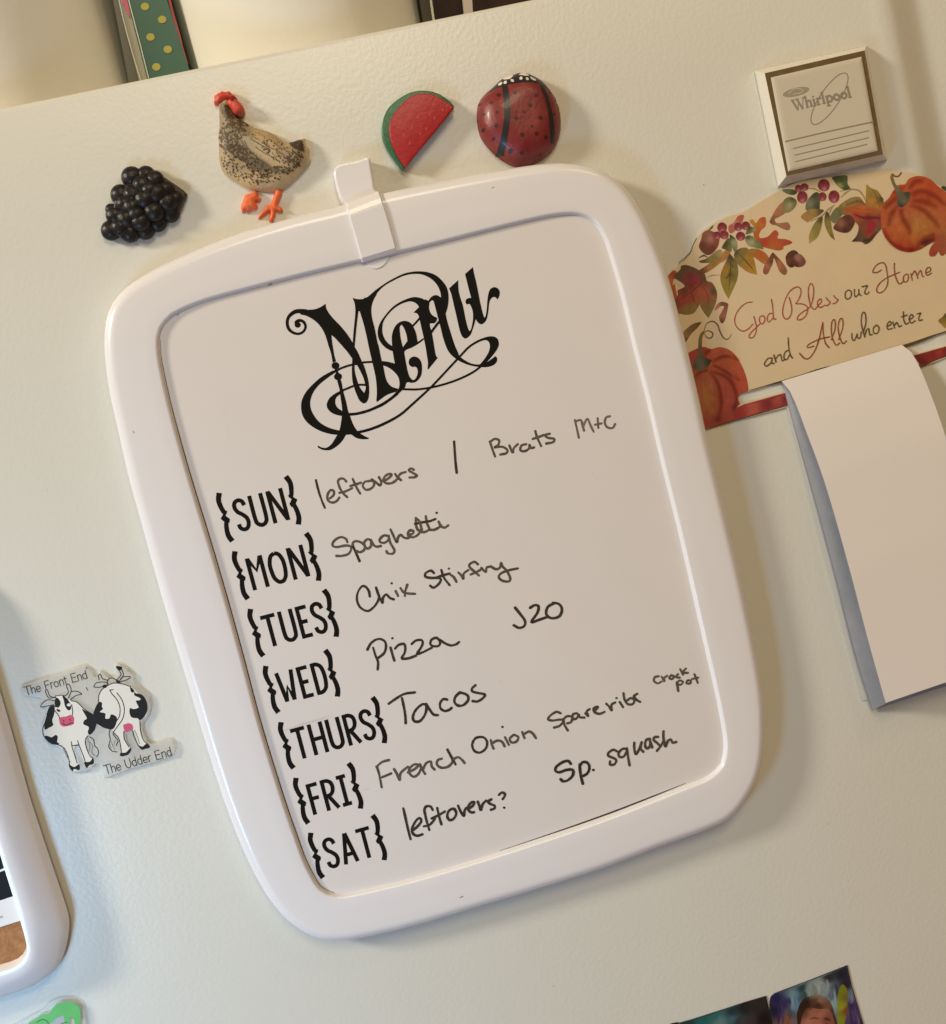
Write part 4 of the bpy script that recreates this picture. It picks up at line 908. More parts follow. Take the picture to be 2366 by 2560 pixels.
# left cluster
art("pumpkin_print", TP, [(300, 1180), (365, 1105), (430, 1070), (500, 1040), (560, 1035), (630, 1058), (720, 1035), (820, 1060), (910, 1130), (980, 1250), (1030, 1380), (1053, 1500), (1050, 1540, 1), (960, 1570), (932, 1615), (960, 1680, 1), (900, 1750), (880, 1860, 1), (560, 1960, 1), (300, 1950, 1)],
    [(380, 1180, red), (500, 1080, red), (450, 1380, (.30, .06, .03)), (700, 1090, (.52, .10, .05)), (900, 1200, (.50, .10, .03)), (1000, 1400, (.48, .07, .03)), (850, 1450, (.46, .06, .04)), (640, 1400, (.48, .12, .07)), (560, 1500, (.46, .16, .07)), (580, 1620, (.42, .17, .05)), (640, 1750, (.42, .14, .05)), (720, 1600, (.38, .05, .02)), (830, 1650, (.50, .08, .05)), (700, 1850, mar), (900, 1720, mar), (600, 1900, (.36, .05, .04)), (700, 1230, (.50, .10, .04)), (860, 1280, (.52, .11, .04)), (790, 1480, (.48, .08, .05)), (620, 1480, (.48, .17, .09)), (660, 1620, (.46, .16, .07)), (810, 1560, (.50, .08, .05)), (800, 1720, (.46, .06, .04)), (960, 1330, (.52, .09, .04)), (970, 1480, (.50, .08, .04)), (500, 1450, (.40, .12, .06))], step=0.8, pw=2.0)
for l_ in [[(620, 1310), (720, 1340), (830, 1400), (890, 1500), (920, 1620), (880, 1760)], [(640, 1210), (740, 1150), (850, 1140), (950, 1190)], [(610, 1320), (690, 1420), (735, 1560), (740, 1720), (700, 1880)], [(640, 1240), (740, 1280), (850, 1350), (960, 1420)], [(450, 1370), (520, 1310), (600, 1300)], [(630, 1060), (580, 1090), (560, 1140)]]: brush([l_], TP, 75, (.26, .025, .014), 0.6)
for l_, w_, c_ in (([(540, 1450), (570, 1600), (620, 1740)], 130, (.56, .26, .08)), ([(720, 1250), (840, 1300), (920, 1420)], 60, (.60, .15, .06)), ([(700, 1100), (820, 1110), (900, 1170)], 50, (.60, .14, .07)), ([(780, 1450), (820, 1600)], 60, (.56, .12, .08))): brush([l_], TP, w_, c_, 0.55)
art("pumpkin_stalk", TP, [(482, 1050), (485, 950), (505, 885), (545, 850), (556, 872), (532, 920), (525, 1020), (530, 1100), (580, 1160), (640, 1185), (620, 1215), (600, 1250), (560, 1290), (510, 1305), (440, 1290), (420, 1250), (440, 1180), (478, 1120)],
    [(500, 900, olive), (510, 1100, (.14, .12, .08)), (510, 1200, (.16, .15, .13)), (440, 1260, dkol), (530, 1270, (.15, .13, .10)), (600, 1200, (.03, .03, .025)), (560, 1160, dkol)])
artline("tendril_print", TP, [[(545, 865), (575, 775), (640, 742), (700, 780), (730, 860), (770, 930), (820, 945), (860, 890)], [(550, 865), (600, 850), (648, 880), (630, 930), (580, 925), (548, 880)]], 17, (.15, .11, .045))
art("leaf_print", TP, [(60, 300), (125, 240), (200, 165), (240, 200), (220, 330), (240, 460), (200, 520), (120, 480), (60, 420)], [(150, 260, orn), (200, 400, (.45, .12, .02)), (180, 200, (.35, .06, .02))])
art("leaf_print", TP, [(205, 520), (250, 440), (250, 390), (330, 340), (230, 260), (210, 220), (280, 150), (288, 112), (350, 103), (450, 138), (520, 180), (560, 210), (580, 280), (640, 305), (685, 380), (697, 450), (680, 540), (645, 620), (600, 705, 1), (560, 660), (520, 600), (500, 548, 1), (470, 600), (430, 650), (360, 668), (290, 660), (220, 640)],
    [(300, 130, dkol), (250, 240, dkol), (420, 140, dkol), (390, 230, mar), (460, 270, (.38, .02, .05)), (400, 330, mar), (550, 250, dkol), (320, 410, (.14, .04, .03)), (300, 500, red), (400, 480, (.42, .04, .05)), (500, 400, (.50, .09, .04)), (570, 420, (.52, .12, .06)), (620, 480, (.40, .12, .05)), (660, 400, dkol), (650, 560, olive), (580, 620, olive), (350, 610, olive), (440, 590, (.28, .23, .07)), (240, 540, (.16, .05, .02)), (600, 680, olive)], step=0.8)
artline("leaf_veins", TP, [[(250, 520), (400, 410), (520, 300), (500, 210)], [(400, 410), (440, 520)], [(370, 220), (440, 300), (520, 310)], [(520, 320), (590, 450), (600, 560)]], 9, (.20, .01, .02))
art("pale_gap_print", TP, [(205, 262, 1), (240, 268), (270, 300), (320, 335, 1), (262, 362, 1), (245, 312), (188, 330, 1)], [(250, 310, (.70, .55, .42))])
art("leaf_print", TP, [(300, 900), (340, 835), (430, 768), (525, 748, 1), (470, 820), (400, 890), (330, 1002, 1), (305, 940)], [(430, 790, (.22, .13, .04)), (340, 900, (.30, .20, .06)), (330, 970, brn), (500, 760, brn)])
art("seed_wing_print", TP, [(690, 560), (720, 530), (760, 520), (818, 540), (822, 570), (808, 640), (785, 730), (755, 765), (728, 740), (720, 690), (745, 640), (775, 575), (740, 570), (700, 605), (665, 615)], [(700, 580, pnk), (770, 540, (.16, .07, .035)), (760, 680, (.36, .14, .09)), (750, 745, brn)])
artline("twig_print", TP, [[(580, 245), (640, 220), (730, 215)]], 10, (.30, .22, .12))
artline("twig_print", TP, [[(240, 640), (270, 720), (290, 790)]], 10, (.30, .22, .12))
# leaves round the berries
art("leaf_print", TL, [(440, 812), (540, 742), (650, 662), (740, 580), (830, 530), (850, 610), (760, 690), (730, 700), (650, 765), (540, 832), (460, 850)], [(480, 820, brn), (600, 750, (.40, .20, .05)), (760, 640, (.45, .22, .07)), (650, 700, gold)])
art("leaf_print", TL, [(840, 590), (880, 620), (935, 700), (955, 800), (940, 920), (890, 1040), (830, 1170, 1), (770, 1060), (728, 930), (735, 830), (780, 720), (820, 640)], [(850, 640, dkol), (800, 800, gold), (900, 800, olive), (780, 950, (.36, .24, .03)), (880, 1000, (.30, .24, .05)), (850, 850, (.10, .08, .02)), (840, 1100, (.33, .26, .04))])
art("leaf_print", TL, [(900, 600), (950, 530), (1060, 510), (1130, 590), (1170, 710), (1195, 855, 1), (1110, 835), (1030, 790), (940, 710)], [(930, 570, dkol), (1000, 600, olive), (1100, 650, gold), (1150, 780, (.50, .27, .03)), (1050, 760, (.45, .22, .03)), (960, 690, olive)])
for l_, w_, c_ in (([(850, 720), (800, 860), (800, 1000)], 60, (.46, .30, .04)), ([(1080, 640), (1150, 760)], 60, (.55, .30, .04)), ([(1260, 430), (1340, 440), (1420, 450)], 50, (.30, .03, .015)), ([(1220, 300), (1180, 380), (1230, 460)], 50, (.40, .05, .02)), ([(620, 740), (740, 640)], 40, (.22, .08, .02))): brush([l_], TL, w_, c_, 0.6)
artline("leaf_veins", TL, [[(860, 600), (855, 800), (835, 1050)], [(960, 580), (1060, 690), (1160, 810)], [(850, 700), (890, 760)], [(850, 850), (800, 900)]], 16, (.09, .06, .015))
art("leaf_print", TL, [(1100, 530), (1200, 525), (1290, 565), (1350, 640), (1385, 700), (1290, 718), (1200, 660), (1130, 605)], [(1150, 550, (.38, .20, .04)), (1230, 600, orn), (1330, 670, (.48, .14, .05)), (1290, 710, gold)])
art("oak_leaf_print", TL, [(830, 235), (900, 185), (950, 105), (1025, 93), (1010, 170), (980, 215), (900, 305), (845, 320)], [(980, 130, (.45, .10, .05)), (930, 200, pnk), (870, 270, (.45, .12, .10))])
art("oak_leaf_print", TL, [(1100, 172), (1140, 145), (1180, 192), (1235, 130), (1298, 118), (1312, 178), (1300, 238), (1250, 282), (1222, 340), (1240, 385), (1330, 368), (1400, 300), (1440, 285), (1472, 330), (1460, 388), (1560, 400), (1642, 430), (1630, 460), (1540, 490), (1530, 528), (1460, 545), (1350, 520), (1280, 500), (1200, 450), (1150, 330), (1170, 262)],
    [(1130, 190, (.55, .28, .04)), (1280, 150, (.55, .11, .03)), (1240, 230, (.55, .18, .04)), (1180, 330, orn), (1300, 430, (.50, .06, .02)), (1440, 340, (.48, .08, .04)), (1450, 460, (.55, .12, .03)), (1600, 430, (.45, .06, .03)), (1400, 520, (.50, .16, .04)), (1250, 470, (.38, .06, .03))])
art("leaf_print", TL, [(745, 500), (830, 385), (870, 480), (862, 560), (780, 530)], [(800, 480, dgrn), (850, 500, olive)])
art("rosehip_print", TL, [(500, 320), (570, 283), (640, 305), (705, 312), (715, 400), (690, 500), (625, 580), (555, 603), (490, 562), (450, 490), (480, 400)], [(520, 340, (.26, .10, .06)), (600, 400, (.42, .20, .15)), (500, 480, (.16, .03, .02)), (560, 580, brn), (670, 350, mar), (690, 480, (.30, .06, .05)), (470, 500, brn), (630, 520, (.14, .03, .02))])
art("leaf_print", TL, [(450, 680, 1), (530, 655), (600, 610), (690, 540), (742, 545), (720, 620), (640, 692), (540, 705), (470, 700)], [(500, 685, dkol), (600, 640, olive), (720, 570, (.35, .28, .14)), (650, 670, olive)])
artline("leaf_veins", TL, [[(450, 640), (510, 610), (560, 630)], [(575, 290), (610, 255), (635, 222)]], 26, (.11, .09, .05))
def berry(tile, x, y, rx, ry):
    t = np.linspace(0, 2 * math.pi, 13)[:-1]
    art("berry_print", tile, [(x + rx * math.cos(q), y + ry * math.sin(q)) for q in t], [(x - rx * .3, y - ry * .6, (.13, .012, .015)), (x + rx * .5, y - ry * .2, (.26, .015, .03)), (x, y + ry * .1, (.30, .02, .05)), (x + rx * .1, y + ry * .55, (.60, .24, .27)), (x - rx * .7, y + ry * .3, mar), (x + rx * .7, y + ry * .6, mar)], n=3, step=0.7)
for b in [(748, 250, 62, 66), (690, 350, 42, 50), (775, 345, 58, 56), (955, 240, 52, 55), (1052, 228, 56, 56), (985, 362, 60, 58)]: berry(TL, *b)
art("leaf_print", TL, [(1048, 372), (1110, 352), (1190, 398), (1258, 478), (1282, 530, 1), (1180, 512), (1090, 482), (1050, 430)], [(1080, 370, dgrn), (1130, 440, (.42, .42, .24)), (1200, 430, grn), (1250, 510, grn), (1080, 450, (.38, .38, .20))])
art("leaf_print", TL, [(845, 345), (920, 395), (945, 490), (912, 562), (870, 480)], [(860, 370, dgrn), (910, 450, (.36, .38, .22)), (900, 540, grn)])
art("leaf_print", TL, [(1050, 335), (1085, 250), (1130, 238), (1195, 280), (1120, 320)], [(1100, 260, dgrn), (1160, 285, (.32, .34, .18)), (1070, 320, grn)])
art("seed_wing_print", TL, [(1395, 572), (1430, 600), (1480, 650), (1555, 745), (1582, 810), (1552, 860), (1485, 812), (1442, 705), (1412, 640), (1400, 700), (1375, 760), (1335, 840), (1290, 848), (1273, 800), (1300, 712), (1345, 650)], [(1400, 595, brn), (1320, 750, (.48, .17, .10)), (1290, 830, (.28, .09, .05)), (1480, 730, (.45, .18, .08)), (1550, 830, (.27, .13, .06)), (1390, 690, brn)])
art("acorn_print", TL, [(1565, 620), (1600, 570), (1660, 540), (1712, 562), (1725, 605), (1672, 640), (1650, 700), (1672, 752), (1620, 762), (1580, 722), (1565, 665)], [(1620, 600, (.10, .035, .015)), (1600, 680, (.18, .05, .03)), (1640, 740, (.07, .02, .012)), (1690, 580, (.09, .03, .012))])
art("acorn_print", TL, [(1668, 620), (1740, 588), (1800, 640), (1822, 700), (1780, 748), (1700, 756), (1652, 710)], [(1720, 650, (.40, .20, .15)), (1700, 730, (.10, .02, .015)), (1790, 690, (.20, .07, .04)), (1665, 690, (.09, .02, .015))])
# upper cluster
art("seed_wing_print", TL, [(1358, 172), (1400, 85), (1435, 20), (1500, -60), (1570, -90), (1620, -50), (1570, 50), (1480, 112), (1425, 140), (1440, 188), (1500, 192), (1590, 185), (1622, 240), (1600, 282), (1530, 268), (1440, 222), (1395, 215)], [(1390, 170, (.22, .10, .05)), (1460, 40, (.48, .20, .11)), (1580, -40, (.45, .24, .13)), (1580, 240, (.34, .16, .08)), (1470, 205, (.42, .20, .11))])
art("leaf_print", TM, [(0, 320), (60, 283), (130, 308), (147, 360), (100, 430), (40, 462), (-20, 445), (-10, 380)], [(20, 300, grn), (100, 300, dgrn), (70, 380, (.42, .38, .20)), (120, 400, grn), (20, 440, (.30, .26, .12))])
art("leaf_print", TM, [(-20, 205), (60, 192), (130, 205), (155, 225), (120, 258), (50, 252)], [(40, 210, (.16, .17, .10)), (110, 235, dgrn)])
artline("twig_print", TM, [[(640, 220), (750, 195), (850, 210), (905, 270), (930, 330)], [(580, 372), (500, 430), (430, 500), (300, 560)], [(285, 185), (360, 195), (420, 230)], [(650, 290), (700, 240), (760, 205)], [(560, 390), (530, 440), (515, 480)]], 17, (.36, .30, .14))
art("leaf_print", TM, [(248, 420), (258, 340), (310, 270), (368, 228), (412, 262), (408, 380), (400, 425), (330, 440), (280, 440)], [(340, 260, dgrn), (300, 370, (.25, .24, .16)), (380, 400, dgrn), (330, 420, (.16, .15, .09))])
art("leaf_print", TM, [(195, 510), (250, 452), (310, 420), (450, 430), (415, 482), (330, 530), (268, 572, 1)], [(230, 510, (.45, .24, .06)), (330, 460, (.38, .24, .08)), (430, 440, dkol), (290, 540, (.42, .24, .08))])
art("leaf_print", TM, [(440, 505), (425, 630), (380, 742), (288, 812, 1), (288, 720), (325, 625), (375, 550)], [(420, 540, dkol), (370, 620, (.28, .24, .07)), (320, 700, (.36, .30, .08)), (390, 690, (.30, .23, .04)), (300, 780, (.42, .36, .12))])
art("leaf_print", TM, [(490, 450), (530, 515), (545, 640), (582, 780, 1), (520, 720), (470, 610), (463, 520)], [(490, 480, dkol), (510, 580, (.28, .22, .06)), (550, 720, (.20, .15, .04)), (520, 680, (.32, .26, .06))])
art("leaf_print", TM, [(548, 60), (640, 40), (722, 45), (725, 130), (755, 188), (690, 205), (620, 165), (578, 112)], [(600, 80, dgrn), (650, 100, (.05, .06, .02)), (640, 150, (.30, .38, .10)), (700, 100, (.10, .13, .05)), (700, 190, dgrn)])
for b in [(165, 188, 40, 42), (235, 172, 48, 42), (210, 285, 60, 70), (440, 280, 46, 50), (456, 150, 68, 70), (570, 280, 63, 72)]: berry(TM, *b)
art("leaf_print", TM, [(528, 505), (580, 420), (640, 395), (705, 420), (640, 520), (582, 582), (545, 560)], [(600, 440, grn), (560, 520, (.20, .20, .10)), (660, 430, (.13, .13, .06))])
art("maple_leaf_print", TM, [(940, 138, 1), (1000, 188), (1060, 208), (1110, 278), (1135, 330), (1140, 560), (1108, 650), (1040, 722), (990, 790), (930, 822), (880, 795), (770, 792, 1), (830, 718), (850, 618), (800, 560), (740, 500), (670, 480), (622, 400), (680, 340), (780, 288), (865, 288), (925, 355), (935, 250)],
    [(960, 200, (.36, .28, .05)), (1050, 240, (.35, .24, .06)), (1110, 310, dkol), (1000, 330, (.48, .26, .04)), (1060, 400, (.55, .22, .04)), (780, 320, (.28, .24, .08)), (700, 370, (.32, .26, .09)), (760, 410, (.50, .15, .05)), (900, 430, (.58, .15, .05)), (820, 480, (.48, .05, .04)), (960, 520, mar), (1080, 520, (.30, .03, .05)), (1000, 620, (.40, .02, .03)), (900, 600, (.20, .06, .03)), (860, 720, dkol), (800, 780, (.05, .04, .02)), (940, 790, dkol), (980, 700, (.36, .04, .03)), (1060, 660, (.14, .10, .05)), (650, 430, olive)], step=0.8)
for l_, w_, c_ in (([(680, 420), (800, 430), (940, 450), (1080, 420)], 80, (.62, .14, .03)), ([(800, 480), (900, 520), (1020, 520), (1110, 530)], 50, (.22, .01, .03)), ([(980, 540), (1000, 620), (960, 700)], 110, (.50, .02, .05)), ([(980, 220), (1000, 320)], 70, (.50, .32, .05)), ([(900, 780), (980, 770), (1060, 680)], 60, (.05, .04, .015)), ([(1000, 180), (1060, 290), (1090, 400)], 18, (.20, .14, .03)), ([(700, 380), (850, 330), (930, 380)], 40, (.16, .15, .05))): brush([l_], TM, w_, c_, 0.75)
art("acorn_print", TM, [(565, 642), (600, 570), (660, 510), (740, 488), (800, 540), (800, 600), (740, 682), (650, 686)], [(650, 590, (.32, .14, .09)), (600, 650, (.15, .035, .025)), (720, 520, (.11, .035, .02)), (770, 620, (.10, .03, .015)), (700, 660, (.08, .02, .015))])
art("pumpkin_print", TM, [(1108, 440), (1130, 360), (1200, 290), (1240, 220), (1300, 150), (1380, 138), (1420, 80), (1500, 48), (1590, 50), (1680, 90), (1750, 158), (1850, 230), (1960, 320), (2060, 480), (2060, 640), (1960, 730), (1700, 800), (1560, 878), (1430, 912), (1300, 882), (1200, 800), (1130, 700), (1108, 580)],
    [(1170, 380, (.48, .12, .03)), (1150, 560, (.50, .12, .03)), (1260, 560, (.56, .17, .07)), (1320, 640, (.58, .16, .03)), (1200, 720, (.48, .09, .02)), (1330, 840, (.42, .03, .01)), (1450, 880, (.30, .01, .01)), (1480, 720, (.55, .18, .02)), (1520, 540, (.55, .24, .07)), (1600, 620, (.50, .22, .05)), (1450, 440, (.50, .13, .04)), (1400, 560, (.42, .10, .03)), (1340, 440, (.35, .04, .03)), (1500, 260, (.48, .06, .02)), (1540, 100, (.58, .10, .03)), (1660, 160, (.52, .07, .02)), (1650, 300, (.40, .05, .02)), (1780, 360, (.48, .09, .03)), (1700, 520, (.50, .18, .05)), (1780, 640, (.45, .15, .04)), (1620, 810, (.16, .02, .02)), (1700, 760, (.35, .04, .02)), (1250, 250, (.50, .07, .03)), (2000, 500, (.4, .06, .02)), (1560, 160, (.56, .10, .03)), (1380, 480, (.54, .17, .06)), (1500, 640, (.56, .22, .05)), (1600, 480, (.52, .18, .05)), (1760, 460, (.50, .12, .04)), (1560, 300, (.50, .07, .03)), (1700, 210, (.52, .07, .02)), (1240, 640, (.52, .12, .03)), (1400, 800, (.50, .08, .02)), (1250, 420, (.54, .12, .06)), (1180, 480, (.48, .10, .03)), (1620, 690, (.48, .17, .04))], step=0.8, pw=2.0)
for l_ in [[(1330, 420), (1360, 540), (1420, 640), (1440, 720)], [(1290, 380), (1230, 480), (1190, 620)], [(1430, 380), (1560, 420), (1680, 520), (1780, 640)], [(1440, 260), (1560, 220), (1700, 260), (1848, 380)], [(1330, 260), (1210, 350), (1140, 420)], [(1420, 200), (1500, 110), (1600, 100)], [(1450, 330), (1600, 340), (1740, 400)], [(1500, 860), (1600, 770), (1720, 700)]]: brush([l_], TM, 100, (.30, .030, .012), 0.55)
art("leaf_print", TM, [(1900, 600), (1800, 690), (1720, 790), (1665, 870), (1652, 930), (1668, 960, 1), (1720, 955), (1760, 900, 1), (1790, 950), (1840, 930), (1960, 800)], [(1700, 900, (.38, .07, .03)), (1780, 780, (.36, .09, .04)), (1840, 680, (.40, .14, .04)), (1840, 880, (.38, .10, .05))])
for l_, w_, c_ in (([(1130, 640), (1200, 780), (1310, 860), (1440, 890), (1560, 860)], 80, (.30, .008, .008)), ([(1560, 820), (1640, 790), (1720, 760)], 90, (.10, .012, .02)), ([(1240, 240), (1320, 200), (1380, 160)], 60, (.45, .05, .02)), ([(1480, 500), (1520, 600), (1490, 720)], 120, (.62, .30, .09)), ([(1230, 500), (1240, 620)], 70, (.62, .22, .10))): brush([l_], TM, w_, c_, 0.6)
art("pumpkin_stalk", TM, [(1225, 18), (1245, 30), (1250, 80), (1275, 140), (1320, 190), (1370, 228), (1432, 225), (1440, 285), (1400, 362), (1340, 402), (1290, 372), (1288, 280), (1265, 200), (1228, 120), (1212, 60)], [(1230, 50, olive), (1270, 160, (.22, .17, .08)), (1330, 260, (.16, .14, .08)), (1300, 350, (.09, .08, .05)), (1400, 250, (.06, .05, .04)), (1360, 330, (.18, .15, .09)), (1340, 390, (.04, .03, .03))])
artline("tendril_print", TM, [[(1240, 25), (1270, 50), (1310, 42), (1335, 8)]], 16, (.15, .11, .045), False)
art("leaf_print", Tile(2080, 620, 286), [(1848, 1050), (1790, 1110), (1720, 1170), (1780, 1240), (1848, 1290), (2000, 1200), (2000, 1050)], [(1800, 1180, (.30, .20, .03)), (1840, 1100, (.14, .10, .03)), (1840, 1250, (.42, .28, .05))])
art("leaf_print", TM, [(1790, 170), (1820, 158), (1848, 170), (1900, 190), (1860, 220), (1810, 195)], [(1820, 175, dgrn)])
# verse
S1, S2, S3 = Tile(1820, 620, 300), Tile(2080, 620, 286), Tile(1880, 760, 486)
RB, OB = (.42, .060, .050), (.115, .080, .020)
def verse(tile, w, col, lines):
    L0[0] += 0.0010; a = Acc()
    for l in lines:
        L0[0] += 0.0007; ribbon(a, tile(l), w * tile.k, L0[0], col=col, n=6, wob=0.2)
    a.build("verse_lettering", M_art, sg, sm=False, up='face')
verse(S1, 15, RB, [[(378, 830), (290, 845), (200, 910), (130, 1010), (105, 1120), (140, 1220), (230, 1280), (320, 1240), (385, 1170)], [(400, 1050), (425, 1140), (440, 1230), (425, 1320), (380, 1380), (325, 1370), (350, 1310), (430, 1230), (490, 1170)], [(530, 1040), (490, 1070), (490, 1130), (530, 1170), (570, 1110), (560, 1055), (530, 1040)], [(690, 1010), (640, 1010), (605, 1080), (630, 1140), (690, 1080)], [(670, 790), (690, 900), (700, 1040), (715, 1100), (740, 1090)]])
verse(S1, 16, RB, [[(945, 760), (970, 850), (985, 950), (960, 1050), (900, 1095), (850, 1040), (850, 920), (890, 780), (960, 660), (1060, 600), (1120, 630), (1120, 720), (1080, 810), (1050, 855), (1140, 860), (1210, 890), (1230, 950), (1200, 1040), (1130, 1100), (1070, 1100), (1090, 1040), (1160, 980), (1240, 930), (1295, 840), (1320, 700), (1315, 590), (1275, 545), (1242, 620), (1245, 750), (1275, 880), (1330, 945), (1390, 890)],
    [(1385, 885), (1440, 830), (1430, 785), (1385, 820), (1385, 880), (1430, 915), (1490, 880)], [(1510, 760), (1540, 800), (1575, 840), (1530, 885), (1500, 880)], [(1630, 730), (1660, 770), (1695, 800), (1650, 850), (1620, 855)]])
verse(S2, 20, OB, [[(260, 680), (220, 720), (220, 800), (260, 825), (310, 780), (310, 700), (265, 678)], [(365, 670), (365, 740), (385, 790), (430, 750)], [(435, 670), (440, 740), (475, 770)], [(490, 625), (540, 615), (575, 610), (540, 680), (535, 730), (570, 745), (600, 710)]])
verse(S2, 18, (.30, .06, .03), [[(800, 355), (740, 390), (670, 395), (670, 350), (730, 270), (820, 235), (870, 280), (890, 380), (905, 500), (895, 600), (840, 690), (770, 725), (725, 690), (750, 600), (830, 520), (910, 470), (1000, 430), (1095, 390)], [(1010, 245), (1010, 350), (1030, 460), (1065, 550), (1100, 580), (1150, 545)], [(1200, 420), (1160, 460), (1160, 530), (1200, 550), (1235, 500), (1230, 430), (1200, 420)],
    [(1275, 410), (1300, 520)], [(1290, 450), (1325, 385), (1350, 380), (1390, 490)], [(1385, 440), (1425, 365), (1445, 380), (1460, 450), (1485, 460)], [(1525, 400), (1590, 370), (1590, 320), (1545, 320), (1515, 380), (1540, 440), (1610, 405)]])
verse(S3, 12, OB, [[(190, 512), (150, 520), (120, 570), (140, 590), (180, 560), (195, 515)], [(192, 515), (190, 560), (212, 565)], [(210, 485), (230, 550)], [(228, 520), (255, 485), (275, 485), (288, 538), (312, 528)], [(345, 440), (315, 460), (305, 510), (330, 530), (360, 480)], [(345, 320), (350, 400), (365, 480), (388, 515)]])
verse(S3, 11, (.30, .06, .03), [[(455, 470), (500, 515), (545, 515), (600, 440), (640, 330), (675, 175)], [(675, 175), (680, 280), (700, 370), (735, 415)], [(738, 312), (640, 335), (540, 385), (530, 415), (590, 400)], [(755, 340), (790, 240), (790, 155), (765, 160), (755, 230), (765, 320), (800, 390), (835, 370)], [(825, 340), (865, 220), (860, 140), (835, 150), (820, 220), (835, 310), (865, 375), (900, 350)]])
verse(S3, 12, OB, [[(950, 280), (955, 330), (975, 345), (1000, 290)], [(1000, 285), (1005, 320), (1030, 320), (1040, 265)], [(1060, 270), (1085, 170), (1075, 85), (1050, 90), (1040, 170), (1055, 250), (1075, 315)], [(1075, 300), (1090, 250), (1112, 235), (1120, 290), (1145, 290)], [(1185, 200), (1155, 230), (1160, 275), (1195, 275), (1210, 230), (1190, 200)]])
verse(S3, 12, OB, [[(1285, 215), (1325, 190), (1310, 165), (1285, 200), (1295, 240), (1335, 230)], [(1340, 170), (1357, 228)], [(1355, 205), (1378, 175), (1400, 215), (1422, 205)], [(1440, 75), (1445, 150), (1465, 190), (1490, 178)], [(1425, 122), (1475, 105)], [(1500, 150), (1535, 120), (1515, 100), (1495, 140), (1515, 180), (1552, 160)], [(1570, 95), (1605, 85), (1590, 120), (1590, 155), (1620, 150)]])

# note pad hanging through the slot
TPad = Tile(1900, 800, 466, 847)
pd = thing("note_pad", "blank white note pad hanging from the sign's slot, top sheet curling out", "note pad", (2160, 1300, 0))
M_paper = mat("white_note_paper", (0.76, 0.71, 0.68), 0.8, spec=0.15, var=0.3, vscale=30, var_to=(0.74, 0.695, 0.67), bump=0.00003, bscale=300)
def padsheet(L, R, hL, hR, name, m, steps=26, thick=0.18):
    a = Acc(); L = smooth(L, 6, False); R = smooth(R, 6, False)
    def rs(o):
        s = np.concatenate([[0], np.cumsum(np.linalg.norm(np.diff(o, axis=0), axis=1))]); t = np.linspace(0, s[-1], steps)
        return np.stack([np.interp(t, s, o[:, 0]), np.interp(t, s, o[:, 1])], 1)
    L, R = rs(L), rs(R); V = []; H = []; nu = 9
    for k in range(steps):
        t = k / (steps - 1); l_, r_ = np.interp(t, *zip(*hL)), np.interp(t, *zip(*hR))
        p, q = px([L[k]], l_)[0], px([R[k]], r_)[0]
        for u in np.linspace(0, 1, nu): V.append(p * (1 - u) + q * u); H.append(l_ * (1 - u) + r_ * u)
    F = [(k * nu + i, k * nu + i + 1, (k + 1) * nu + i + 1, (k + 1) * nu + i) for k in range(steps - 1) for i in range(nu - 1)]
    a.add(V, H, F); a.add(V, np.array(H) - thick, F)
    B_ = [k * nu for k in range(steps)]; n0 = len(V)
    a.f += [(B_[k], B_[k + 1], B_[k + 1] + n0, B_[k] + n0) for k in range(steps - 1)] + [(b + nu - 1, c + nu - 1, c + nu - 1 + n0, b + nu - 1 + n0) for b, c in zip(B_[:-1], B_[1:])]
    last = (steps - 1) * nu; a.f += [(last + i, last + i + 1, last + i + 1 + n0, last + i + n0) for i in range(nu - 1)]
    return a.build(name, m, pd)
tl = [(1955, 953), (1966, 962), (1988, 1004), (2015, 1075), (2065, 1213), (2120, 1405), (2175, 1614), (2215, 1757)]
tr = [(2255, 862), (2266, 864), (2296, 910), (2334, 1003), (2366, 1097), (2425, 1290), (2480, 1480), (2520, 1653)]
padsheet(tl, tr, [(0, 2.4), (0.03, 3.6), (0.12, 7.5), (0.3, 12.5), (0.6, 16), (1, 17)], [(0, 2.4), (0.03, 3.6), (0.12, 7.5), (0.3, 13), (0.6, 18), (1, 22)], "top_sheet", M_paper)
bl = [(1960, 975), (1969, 1026), (2010, 1196), (2046, 1340), (2082, 1477), (2120, 1625), (2155, 1752)]
br = [(2262, 892), (2285, 960), (2330, 1120), (2400, 1400), (2440, 1560), (2480, 1700)]
padsheet(bl, br, [(0, 1.1), (0.1, 0.9), (1, 0.8)], [(0, 1.1), (0.1, 0.9), (1, 0.8)], "backing_sheet", mat("pad_backing", (0.62, 0.62, 0.58), 0.8), thick=0.4)
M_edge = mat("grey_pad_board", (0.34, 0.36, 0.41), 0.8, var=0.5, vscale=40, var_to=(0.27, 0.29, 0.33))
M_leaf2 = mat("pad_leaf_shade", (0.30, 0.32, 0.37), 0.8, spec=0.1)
M_leaf = mat("shaded_pad_leaf", (0.48, 0.49, 0.53), 0.8, spec=0.1, var=0.6, vscale=60, var_to=(0.34, 0.36, 0.40))  # shade along the page side is mixed into this blue-grey paper colour
ml = [(1960, 968), (1970, 1010), (2003, 1130), (2040, 1265), (2088, 1445), (2137, 1640), (2180, 1776)]
mr = [(2262, 890), (2290, 960), (2340, 1120), (2410, 1400), (2450, 1560), (2500, 1670)]
padsheet(ml, mr, [(0, 1.4), (0.1, 1.5), (1, 2.4)], [(0, 1.4), (0.1, 1.5), (1, 2.4)], "pad_board", M_edge, thick=0.6)
